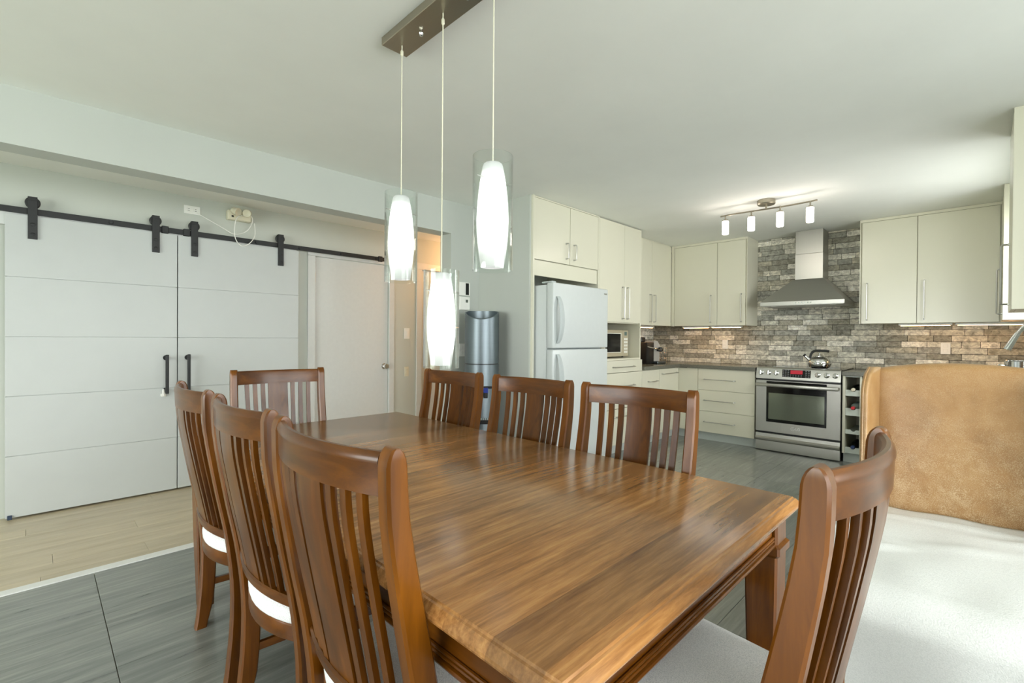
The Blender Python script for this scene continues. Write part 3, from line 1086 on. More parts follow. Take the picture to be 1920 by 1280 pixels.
# ------------------------------------------------------------------ fridge
t = W0('refrigerator', 'white top-freezer refrigerator in the cabinet bay', 'refrigerator')
mk('cabinet', box(BM(), (3.015, 2.60, 0.02), (3.80, 3.30, 1.662), 0.008, 2), M.fridge, t)
for nm, z0, z1, hz0, hz1 in (('freezer_door', 1.128, 1.675, 1.17, 1.56), ('fridge_door', 0.05, 1.118, 0.62, 1.08)):
    d = mk(nm, box(BM(), (3.005, 2.515, z0), (3.805, 2.592, z1), 0.012, 3), M.fridge, t)
    # long scooped handle standing off the left edge
    bm = BM()
    pts = []
    n = 12
    for k in range(n + 1):
        s = k / n
        zz = hz0 + (hz1 - hz0) * s
        o = 0.012 + 0.045 * math.sin(PI * min(1, max(0, s))) ** 0.6
        w = 0.016 + 0.012 * math.sin(PI * s)
        pts.append([(3.055 - w, 2.515 - o + 0.006, zz), (3.055 - w * 0.6, 2.515 - o - 0.008, zz), (3.055 + w * 0.8, 2.515 - o - 0.006, zz), (3.055 + w, 2.515 - o + 0.010, zz), (3.055, 2.515 - o + 0.014, zz)])
    loft(bm, pts)
    mk('handle', bm, M.greyplastic, d, 50)
mk('gasket', box(BM(), (3.02, 2.592, 0.06), (3.79, 2.601, 1.66)), M.greyplastic, t, 0)
mk('hinge_cover', box(BM(), (3.02, 2.545, 1.676), (3.075, 2.66, 1.69), 0.004), M.greyplastic, t)
bg = BM()
box(bg, (3.735, 2.513, 1.622), (3.782, 2.5155, 1.634))
tag(mk('badge', bg, M.handle, t, 0), 'small grey badge')

# microwave in the niche
t = thing('microwave', 'taupe microwave oven in the tower niche', 'microwave', (4.46, 2.86, 1.0035))
mk('body', box(BM(), (-0.26, 0.012, 0.012), (0.26, 0.38, 0.306), 0.004), M.taupe, t)
d = mk('door', box(BM(), (-0.26, -0.012, 0.014), (0.148, 0.011, 0.304), 0.004), M.taupe, t)
mk('window', box(BM(), (-0.21, -0.0145, 0.062), (0.095, -0.011, 0.262), 0.001), M.gloss_black, d)
mk('window_rim', tube(BM(), [(-0.212, -0.013, 0.06), (0.105, -0.014, 0.06), (0.105, -0.014, 0.266), (-0.212, -0.013, 0.266)], 0.004, 6, True), M.plate, d)
pnl = mk('control_panel', box(BM(), (0.150, -0.012, 0.014), (0.26, 0.011, 0.304), 0.003), M.taupe, t)
mk('display', box(BM(), (0.176, -0.014, 0.245), (0.226, -0.0115, 0.286), 0.001), plain('lcd_green_grey', srgb(88, 110, 104), 0.3), pnl)
for i in range(3):
    for j in range(5):
        mk('button', box(BM(), (0.172 + i * 0.024, -0.0135, 0.05 + j * 0.036), (0.190 + i * 0.024, -0.0115, 0.074 + j * 0.036), 0.001), M.plate, pnl, 0)
for sx in (-0.22, 0.22):
    for sy in (0.04, 0.34):
        bm = BM()
        lathe(bm, [(0.012, 0.0), (0.012, 0.013)], 10, (sx, sy, 0))
        mk('foot', bm, M.blackplastic, t)

# coffee machine
t = thing('coffee_machine', 'black and silver capsule coffee machine at the counter corner', 'coffee machine', (5.42, 2.98, 0.903), 0)
bm = BM()
box(bm, (-0.16, -0.06, 0.0), (0.03, 0.24, 0.27), 0.012, 2)
mk('body', bm, M.blackplastic, t)
bm = BM()
loft(bm, [[(0.031, y, 0.03), (0.175, y, 0.03), (0.175, y, 0.235), (0.12, y, 0.285), (0.031, y, 0.285)] for y in (-0.055, 0.20)])
mk('front_housing', bm, M.silver, t, 20)
mk('drip_tray', box(BM(), (0.02, -0.115, 0.002), (0.23, 0.19, 0.032), 0.005), M.greysteel, t)
bm = BM()
lathe(bm, [(0.02, 0.15), (0.026, 0.16), (0.026, 0.20), (0.018, 0.205)], 14, (0.14, -0.085, 0.0))
box(bm, (0.10, -0.09, 0.155), (0.20, -0.052, 0.19), 0.004)
mk('spout', bm, M.blackplastic, t)
mk('lever', tube(BM(), smooth_path([(-0.16, -0.075, 0.215), (-0.05, -0.10, 0.195), (0.08, -0.11, 0.18), (0.16, -0.10, 0.185)], 4), 0.006, 8), M.chrome, t)
bm = BM()
box(bm, (-0.14, 0.02, 0.271), (-0.04, 0.2, 0.33), 0.01)
mk('water_tank', bm, M.blackplastic, t)

# chrome wire cup stand
t = thing('cup_stand', 'small chrome wire cup stand beside the coffee machine', 'stand', (5.76, 2.96, 0.903))
bm = BM()
lathe(bm, [(0.062, 0.0), (0.064, 0.006), (0.02, 0.010)], 20)
mk('base', bm, M.chrome, t)
mk('post', tube(BM(), [(0, 0, 0.008), (0, 0, 0.20)], 0.004, 8), M.chrome, t)
for z in (0.06, 0.13, 0.19):
    ring = [(0.055 * math.cos(2 * PI * k / 20), 0.055 * math.sin(2 * PI * k / 20), z) for k in range(20)]
    mk('ring', tube(BM(), ring, 0.0028, 6, True), M.chrome, t)
for k in range(6):
    a = 2 * PI * k / 6
    mk('wire', tube(BM(), [(0.055 * math.cos(a), 0.055 * math.sin(a), 0.006), (0.055 * math.cos(a), 0.055 * math.sin(a), 0.19)], 0.0024, 6), M.chrome, t)

# ------------------------------------------------------------------ stove
t = W0('stove', 'stainless slide-in electric stove with red display under the hood', 'stove')
SF = 5.63
Y0, Y1 = 1.003, 1.786
mk('body', box(BM(), (5.66, Y0 + 0.004, 0.035), (6.26, Y1 - 0.004, 0.898)), M.blackplastic, t, 0)
mk('cooktop', box(BM(), (5.70, Y0 - 0.004, 0.9035), (6.262, Y1 + 0.004, 0.915), 0.003), M.gloss_black, t)
bm = BM()
pr = [(5.628, 0.790), (5.628, 0.80), (5.648, 0.902), (5.660, 0.912), (5.70, 0.914), (5.70, 0.790)]
loft(bm, [[(x, y, z) for x, z in pr] for y in (Y0, Y1)])
pan = mk('control_panel', bm, M.steel, t, 20)


def on_panel(yc, z, off=0.0):
    x = 5.628 + 0.02 * (z - 0.80) / 0.102
    return (x - off, yc, z)


lean = math.atan2(0.02, 0.102)
for yk in (1.737, 1.661, 1.586, 1.202, 1.124, 1.05):
    bm = BM()
    lathe(bm, [(0.026, 0.0), (0.026, -0.006), (0.021, -0.010), (0.019, -0.030), (0.015, -0.033)], 20, (0, 0, 0), 'x')
    box(bm, (-0.038, -0.006, -0.022), (-0.028, 0.006, 0.022), 0.002)
    k = mk('knob', bm, M.chrome, pan)
    k.location = on_panel(yk, 0.852)
    k.rotation_euler = (0, lean, 0)
bm = BM()
box(bm, (-0.002, -0.132, -0.040), (0.003, 0.132, 0.040), 0.001)
dsp = mk('display_panel', bm, M.gloss_black, pan)
dsp.location = on_panel(1.396, 0.856)
dsp.rotation_euler = (0, lean, 0)
# the children of the panel below share its lean by being built in the panel's own frame
for lo, hi, mt, nm in (((-0.003, -0.058, -0.004), (-0.0018, 0.054, 0.035), M.red, 'red_readout'),):
    q = mk(nm, box(BM(), lo, hi), mt, pan, 0)
    q.location = dsp.location
    q.rotation_euler = dsp.rotation_euler
bm = BM()
for yy in (-0.115, -0.09, 0.075, 0.098, 0.12):
    for zz in (-0.028, -0.008, 0.012, 0.030):
        box(bm, (-0.0028, yy - 0.007, zz - 0.004), (-0.0018, yy + 0.007, zz + 0.004))
for k in range(5):
    for zz in (-0.016, -0.030):
        box(bm, (-0.0028, -0.052 + k * 0.025, zz - 0.003), (-0.0018, -0.044 + k * 0.025, zz + 0.003))
q = mk('key_legends', bm, plain('grey_print', srgb(120, 122, 124), 0.5), pan, 0)
q.location = dsp.location
q.rotation_euler = dsp.rotation_euler
q['kind'] = 'stuff'
d = mk('oven_door', box(BM(), (SF, Y0 - 0.002, 0.212), (5.66, Y1, 0.772), 0.003), M.steelv, t)
mk('door_glass', box(BM(), (SF - 0.0025, 1.118, 0.319), (SF + 0.01, 1.682, 0.765), 0.004), M.gloss_black, d)
mk('oven_window', box(BM(), (SF - 0.0035, 1.138, 0.354), (SF, 1.658, 0.637), 0.001), M.ovenglass, d)
bm = BM()
box(bm, (SF - 0.055, 1.012, 0.706), (SF - 0.030, 1.778, 0.742), 0.008, 2)
for yy in (1.03, 1.745):
    box(bm, (SF - 0.035, yy - 0.016, 0.708), (SF + 0.002, yy + 0.016, 0.742), 0.004)
mk('handle', bm, M.steel, d)
# maker's round mark and two letters on the door
bm = BM()
n = 22
ring = [(0, -0.017 * math.cos(2 * PI * k / n), 0.017 * math.sin(2 * PI * k / n)) for k in range(3, n + 1)]
tube(bm, [(SF - 0.0015, 1.421 + p[1], 0.272 + p[2]) for p in ring], 0.0022, 5)
tube(bm, [(SF - 0.0015, 1.421, 0.281), (SF - 0.0015, 1.421, 0.266), (SF - 0.0015, 1.413, 0.266)], 0.002, 5)
tube(bm, [(SF - 0.0015, 1.394, 0.285), (SF - 0.0015, 1.394, 0.261), (SF - 0.0015, 1.382, 0.261)], 0.0028, 5)
g = [(1.358, 0.280), (1.364, 0.285), (1.372, 0.283), (1.376, 0.273), (1.372, 0.262), (1.363, 0.260), (1.357, 0.264), (1.357, 0.272), (1.364, 0.272)]
tube(bm, [(SF - 0.0015, y, z) for y, z in g], 0.0028, 5)
tag(mk('logo', bm, M.ledwhite, d), 'pale round logo with the letters LG')
bm = BM()
pr = [(SF + 0.001, 0.012), (SF - 0.002, 0.05), (SF - 0.001, 0.112), (SF - 0.020, 0.128), (SF - 0.022, 0.142), (SF - 0.004, 0.158), (SF, 0.192), (5.66, 0.192), (5.66, 0.012)]
loft(bm, [[(x, y, z) for x, z in pr] for y in (Y0 + 0.001, Y1 - 0.001)])
mk('storage_drawer', bm, M.steel, t, 20)
mk('plinth', box(BM(), (5.68, Y0 + 0.02, 0.0), (6.2, Y1 - 0.02, 0.034)), M.blackplastic, t, 0)
for (bx, by, br) in ((5.84, 1.57, 0.10), (6.1, 1.57, 0.08), (6.1, 1.2, 0.1), (5.84, 1.22, 0.12)):
    ring = [(bx + br * math.cos(2 * PI * k / 28), by + br * math.sin(2 * PI * k / 28), 0.9152) for k in range(28)]
    mk('burner_ring', tube(BM(), ring, 0.0012, 4, True), M.greyplastic, t)

# kettle
t = thing('kettle', 'round steel whistling kettle with black handle on the stove', 'kettle', (5.86, 1.235, 0.9165))
bm = BM()
lathe(bm, [(0.075, 0.0), (0.095, 0.012), (0.108, 0.045), (0.106, 0.068), (0.088, 0.098), (0.055, 0.118), (0.045, 0.122)], 32)
mk('body', bm, M.chrome, t)
bm = BM()
lathe(bm, [(0.046, 0.121), (0.044, 0.126), (0.02, 0.134), (0.008, 0.137), (0.008, 0.142), (0.013, 0.148), (0.010, 0.158), (0.002, 0.160)], 20)
mk('lid', bm, M.chrome, t)
mk('spout', tube(BM(), [(-0.02, 0.075, 0.075), (-0.025, 0.105, 0.105), (-0.03, 0.128, 0.130)], [0.022, 0.015, 0.011], 12), M.chrome, t)
mk('spout_cap', tube(BM(), [(-0.03, 0.124, 0.126), (-0.033, 0.138, 0.140)], [0.014, 0.014], 12), M.blackplastic, t)
hp = smooth_path([(-0.018, 0.078, 0.095), (-0.018, 0.078, 0.13), (-0.015, 0.062, 0.165), (-0.008, 0.035, 0.182), (0.0, 0.0, 0.184), (0.01, -0.05, 0.182), (0.016, -0.085, 0.178)], 5)
mk('handle', tube(BM(), hp, [0.010 + 0.003 * min(1, i / 10) for i in range(len(hp))], 10), M.blackplastic, t)

# ------------------------------------------------------------------ range hood
t = W0('range_hood', 'stainless pyramid range hood on the brick wall', 'range hood')
bm = BM()
ya, yb, xa, xb = 1.003, 1.797, 5.765, 6.27
box(bm, (xa, ya, 1.589), (xb, yb, 1.632), 0.002)
rim = mk('rim', bm, M.steel, t, 20)
bm = BM()
ca, cb, cx0 = 1.247, 1.517, 6.03
loft(bm, [[(xa + 0.004, ya + 0.004, 1.6322), (xb, ya + 0.004, 1.6322), (xb, yb - 0.004, 1.6322), (xa + 0.004, yb - 0.004, 1.6322)],
          [(cx0 - 0.02, ca - 0.01, 1.888), (xb, ca - 0.01, 1.888), (xb, cb + 0.01, 1.888), (cx0 - 0.02, cb + 0.01, 1.888)]])
mk('canopy', bm, M.steel, t, 20)
mk('chimney', box(BM(), (cx0, ca, 1.8885), (xb, cb, 2.17), 0.002), M.steelv, t, 20)
mk('upper_chimney', box(BM(), (cx0 + 0.002, ca + 0.002, 2.1705), (xb, cb - 0.002, 2.4295), 0.002), M.steelv, t, 20)
mk('underside', box(BM(), (xa + 0.012, ya + 0.012, 1.5865), (xb - 0.01, yb - 0.012, 1.5888)), M.handle, t, 0)
for k in range(6):
    bm = BM()
    yy = 1.30 + k * 0.028
    lathe(bm, [(0.007, xa), (0.007, xa - 0.004)], 10, (0, yy, 1.611), 'x')
    mk('button', bm, M.chrome, rim)
for yy in (1.12, 1.68):
    bm = BM()
    lathe(bm, [(0.03, 1.5862), (0.028, 1.583)], 16, (5.86, yy, 0))
    mk('lamp_lens', bm, M.plate, t)

# ------------------------------------------------------------------ ceiling spot bar
t = thing('track_light', 'nickel ceiling spot bar with four lit bubble glass shades', 'light', (4.5, 1.36, ZC))
bm = BM()
lathe(bm, [(0.072, -0.0005), (0.072, -0.032), (0.066, -0.040), (0.01, -0.042)], 28)
mk('canopy', bm, M.nickel, t)
mk('stem', tube(BM(), [(0, 0, -0.04), (0, 0, -0.075)], 0.008, 10), M.nickel, t)
bp2 = smooth_path([(0.0, 0.39, -0.075), (-0.015, 0.27, -0.075), (0.0, 0.1, -0.075), (0.015, -0.1, -0.075), (0.01, -0.27, -0.075), (-0.005, -0.385, -0.075)], 6)
mk('bar', tube(BM(), bp2, 0.007, 8), M.nickel, t)
for yy in (1.707, 1.482, 1.25, 1.026):
    y = yy - 1.36
    bm = BM()
    tube(bm, [(0, y, -0.07), (0, y, -0.112)], 0.006, 8)
    lathe(bm, [(0.018, -0.112), (0.022, -0.116), (0.022, -0.134)], 14, (0, y, 0))
    h = mk('lamp_holder', bm, M.nickel, t)
    bm = BM()
    lathe(bm, [(0.026, -0.126), (0.028, -0.130), (0.028, -0.243), (0.024, -0.247)], 18, (0, y, 0))
    mk('shade', bm, M.crystal, h)

# ------------------------------------------------------------------ sink things
t = thing('faucet', 'chrome gooseneck faucet above the sink counter', 'faucet', (4.55, -0.37, 0.903))
bm = BM()
lathe(bm, [(0.026, 0.0), (0.026, 0.012), (0.018, 0.02), (0.018, 0.10)], 18)
mk('base', bm, M.chrome, t)
gp = smooth_path([(0, 0, 0.09), (0, 0, 0.30), (0, 0.02, 0.40), (0, 0.09, 0.455), (0, 0.165, 0.43), (0, 0.215, 0.36)], 6)
mk('neck', tube(BM(), gp, 0.013, 12), M.chrome, t)
mk('spray_head', tube(BM(), [(0, 0.214, 0.362), (0, 0.238, 0.31), (0, 0.262, 0.255)], [0.015, 0.018, 0.021], 14), M.chrome, t)
mk('lever', tube(BM(), [(0.016, 0, 0.06), (0.05, 0, 0.075), (0.10, 0.0, 0.10)], 0.006, 8), M.chrome, t)
t = thing('stock_pot', 'steel stock pot standing near the faucet behind the leather chair', 'pot', (5.05, -0.22, 0.903))
bm = BM()
lathe(bm, [(0.10, 0.0), (0.112, 0.008), (0.114, 0.165), (0.118, 0.17), (0.112, 0.168), (0.110, 0.02)], 28)
mk('body', bm, M.chrome, t)
for s in (-1, 1):
    mk('handle', tube(BM(), smooth_path([(-0.03, s * 0.112, 0.13), (-0.028, s * 0.145, 0.135), (0.028, s * 0.145, 0.135), (0.03, s * 0.112, 0.13)], 5), 0.005, 8), M.chrome, t)

# ------------------------------------------------------------------ water cooler
t = thing('water_cooler', 'tall cylindrical blue-grey water cooler against the wall', 'water cooler', (2.72, 3.08, 0))
R = 0.148
bm = BM()
lathe(bm, [(R - 0.004, 0.0), (R, 0.004), (R, 0.40)], 40)
mk('base', bm, M.greysteel, t)
# upright lower shell behind the tap recess
bm = BM()
lathe(bm, [(R, 0.401), (R, 0.985)], 40)
mk('lower_shell', bm, M.greysteel, t)
mk('seam_ring', lathe(BM(), [(R - 0.003, 0.9855), (R - 0.003, 0.9925)], 40), M.blackplastic, t)
# upper sleeve cut on a slant, open at the top
bm = BM()
n = 40
loops = []
for rr, kind in ((R, 0), (R, 1), (R - 0.012, 1), (R - 0.012, 2)):
    lp = []
    for k in range(n):
        a = 2 * PI * k / n
        x, y = rr * math.cos(a), rr * math.sin(a)
        front_ness = (-(x * 0.7 + y * 0.71) / R + 1) / 2
        zt = 1.450 - 0.085 * front_ness ** 2.2
        lp.append((x, y, 0.993 if kind == 0 else (zt if kind == 1 else 1.22)))
    loops.append(lp)
loft(bm, loops)
mk('upper_sleeve', bm, M.greysteel, t, 40)
dirv = Vector((-0.66, -0.75, 0)).normalized()
sidev = Vector((0.75, -0.66, 0)).normalized()
sh = mk('tap_shelf', box(BM(), (-0.09, -0.012, 0.788), (0.09, 0.03, 0.806), 0.004), M.blackplastic, t)
sh.location = dirv * (R + 0.006)
sh.rotation_euler = (0, 0, math.atan2(sidev.y, sidev.x))
for s, mt in ((-0.05, M.blackplastic), (0.035, M.bluetap)):
    bm = BM()
    box(bm, (-0.02, -0.045, -0.03), (0.02, 0.0, 0.012), 0.004)
    tp = mk('tap', bm, mt, t)
    tp.location = dirv * (R + 0.0) + sidev * s + Vector((0, 0, 0.785))
    tp.rotation_euler = sh.rotation_euler
    bm = BM()
    lathe(bm, [(0.016, -0.075), (0.018, -0.03)], 12, (0, -0.022, 0))
    nz = mk('nozzle', bm, M.blackplastic, tp)
bm = BM()
box(bm, (-0.085, -0.07, 0.50), (0.085, 0.012, 0.535), 0.006)
dt = mk('drip_tray', bm, M.blackplastic, t)
dt.location = dirv * (R + 0.002)
dt.rotation_euler = sh.rotation_euler
bm = BM()
for k in range(9):
    box(bm, (-0.075 + k * 0.0175, -0.065, 0.5355), (-0.067 + k * 0.0175, 0.008, 0.539))
gr = mk('drip_grille', bm, M.greyplastic, dt, 0)

# ------------------------------------------------------------------ pendant lamp
t = thing('pendant_lamp', 'three-shade glass pendant lamp over the dining table', 'pendant lamp', (1.048, 1.412, ZC))
mk('ceiling_plate', box(BM(), (-0.059, -0.335, -0.034), (0.059, 0.335, -0.0005), 0.002), M.nickel, t)
for y in (-0.14, 0.14):
    bm = BM()
    lathe(bm, [(0.007, -0.034), (0.007, -0.040), (0.010, -0.046), (0.007, -0.053), (0.001, -0.055)], 12, (0, y, 0))
    mk('finial', bm, M.chrome, t)
for yy, zb, zt in ((1.688, 1.436, 1.797), (1.412, 1.099, 1.455), (1.138, 1.43, 1.80)):
    y = yy - 1.412
    L = zt - zb
    a = zb - ZC
    bm = BM()
    tube(bm, [(0, y, -0.033), (0, y, -0.055)], 0.0022, 6)
    lathe(bm, [(0.0035, -0.078), (0.006, -0.074), (0.006, -0.058), (0.003, -0.053)], 10, (0, y, 0))
    tube(bm, [(0, y, -0.076), (0, y, zt - ZC - 0.02)], 0.0022, 6)
    mk('cord', bm, M.cream, t)
    # outer clear cylinder, wall with thickness
    bm = BM()
    n = 40
    lp = []
    for rr, zz in ((0.0655, 0.0), (0.0655, L), (0.0632, L), (0.0632, 0.0)):
        lp.append([(rr * math.cos(2 * PI * k / n), rr * math.sin(2 * PI * k / n), zz) for k in range(n)])
    loft(bm, lp, False, True, True)
    g = mk('glass_cylinder', bm, M.glass, t, 40)
    g.location = (0, y, a)
    # opal barrel shade
    prof = [(0.0375, 0.0), (0.0430, 0.035), (0.0480, 0.075), (0.0515, 0.115), (0.0525, 0.155), (0.0510, 0.195), (0.0475, 0.235), (0.0425, 0.275), (0.0370, 0.308), (0.0335, 0.326), (0.0305, 0.334), (0.025, 0.338), (0.004, 0.339)]
    bm = BM()
    lathe(bm, prof, 32, cap=False)
    sh = mk('opal_shade', bm, M.opal, t, 60)
    sh.location = (0, y, a + 0.010)
    bm = BM()
    tube(bm, [(-0.068, y + 0.0, zt - ZC - 0.075), (0.078, y, zt - ZC - 0.075)], 0.0022, 6)
    tube(bm, [(0.067, y, zt - ZC - 0.075), (0.079, y, zt - ZC - 0.075)], 0.0042, 8)
    mk('support_pin', bm, M.handle, t)

# ------------------------------------------------------------------ dining table
TX0, TX1, TY0, TY1, TZ = 0.493, 1.554, 0.393, 2.540, 0.755
t = W0('dining_table', 'large dark stained wood dining table with leaf seams', 'table')
prof = [(TZ, 0.0), (TZ - 0.0005, 0.0015), (TZ - 0.004, 0.004), (TZ - 0.0055, 0.008), (TZ - 0.016, 0.0165), (TZ - 0.020, 0.0192), (TZ - 0.026, 0.020), (TZ - 0.031, 0.018), (TZ - 0.034, 0.012), (TZ - 0.036, 0.006)]


def top_piece(name, y0, y1, o0, o1):
    bm = BM()
    loops = []
    for z, o in prof:
        ya, yb = y0 - (o if o0 else -0.001), y1 + (o if o1 else -0.001)
        loops.append([(TX0 - o, ya, z), (TX1 + o, ya, z), (TX1 + o, yb, z), (TX0 - o, yb, z)])
    loft(bm, loops)
    return mk(name, bm, M.wtop, t, 25)


top_piece('table_top', TY0, 1.244, True, False)
top_piece('leaf', 1.244, 1.744, False, False)
top_piece('table_top', 1.744, TY1, False, True)


def apron(lo, hi, mat):
    bm = box(BM(), lo, hi, 0.002)
    return mk('apron', bm, mat, t)


za, zb = 0.627, 0.7185
apron((0.590, 0.419, za), (1.467, 0.439, zb), M.wx)
apron((0.590, 2.494, za), (1.467, 2.514, zb), M.wx)
apron((0.515, 0.496, za), (0.535, 2.437, zb), M.wy)
apron((1.511, 0.496, za), (1.531, 2.437, zb), M.wy)


def reed(lo, hi, axis, mat):
    bm = BM()
    for k, (o, r) in enumerate(((0.0, 0.006), (0.013, 0.004), (0.022, 0.004))):
        p0, p1 = Vector(lo), Vector(hi)
        p0.z += o; p1.z += o
        tube(bm, [p0, p1], r, 8)
    mk('apron_bead', bm, mat, t)


reed((0.590, 0.416, za + 0.002), (1.467, 0.416, za + 0.002), 0, M.wx)
reed((0.590, 2.517, za + 0.002), (1.467, 2.517, za + 0.002), 0, M.wx)
reed((0.512, 0.496, za + 0.002), (0.512, 2.437, za + 0.002), 1, M.wy)
reed((1.534, 0.496, za + 0.002), (1.534, 2.437, za + 0.002), 1, M.wy)


def sq(cx, cy, h, z, ch=0.006):
    return [(cx - h + ch, cy - h, z), (cx + h - ch, cy - h, z), (cx + h, cy - h + ch, z), (cx + h, cy + h - ch, z),
            (cx + h - ch, cy + h, z), (cx - h + ch, cy + h, z), (cx - h, cy + h - ch, z), (cx - h, cy - h + ch, z)]


for lx, ly in ((0.537, 0.451), (1.516, 0.451), (0.537, 2.484), (1.516, 2.484)):
    bm = BM()
    loft(bm, [sq(lx, ly, h, z, min(0.006, h * 0.15)) for z, h in ((0.0, 0.029), (0.10, 0.032), (0.30, 0.039), (0.48, 0.043), (0.585, 0.044), (0.592, 0.044), (0.602, 0.052), (0.622, 0.052), (0.63, 0.044), (0.7185, 0.043))])
    mk('leg', bm, M.wz, t, 20)


# ------------------------------------------------------------------ dining chairs
# local frame: x across, y forward (towards the table), z up; origin on the floor under the post tops
PW = 0.225                       # half spacing of the rear posts
prof_z = [0.0, 0.04, 0.10, 0.16, 0.23, 0.30, 0.36, 0.42, 0.48, 0.54, 0.60, 0.66, 0.72, 0.78, 0.84, 0.90, 0.95, 0.99]
key = [(0.0, 0.076), (0.10, 0.094), (0.23, 0.103), (0.36, 0.102), (0.50, 0.087), (0.60, 0.069), (0.70, 0.049), (0.80, 0.030), (0.90, 0.014), (1.02, 0.008)]


def py(z):
    for (z0, y0), (z1, y1) in zip(key[:-1], key[1:]):
        if z <= z1:
            s = (z - z0) / (z1 - z0)
            # cubic ease through neighbours
            i = key.index((z0, y0))
            m0 = ((y1 - key[max(i - 1, 0)][1]) / (z1 - key[max(i - 1, 0)][0])) if i > 0 else (y1 - y0) / (z1 - z0)
            j = min(i + 2, len(key) - 1)
            m1 = (key[j][1] - y0) / (key[j][0] - z0)
            d = z1 - z0
            return (2 * s ** 3 - 3 * s ** 2 + 1) * y0 + (s ** 3 - 2 * s ** 2 + s) * d * m0 + (-2 * s ** 3 + 3 * s ** 2) * y1 + (s ** 3 - s ** 2) * d * m1
    return key[-1][1]


SAG = 0.041


def sag(x):
    return -SAG * (1 - (x / PW) ** 2)


def cham(cx, cy, hx, hy, z, c=0.005):
    c = min(c, hx * 0.4, hy * 0.4)
    return [(cx - hx + c, cy - hy, z), (cx + hx - c, cy - hy, z), (cx + hx, cy - hy + c, z), (cx + hx, cy + hy - c, z),
            (cx + hx - c, cy + hy, z), (cx - hx + c, cy + hy, z), (cx - hx, cy + hy - c, z), (cx - hx, cy - hy + c, z)]


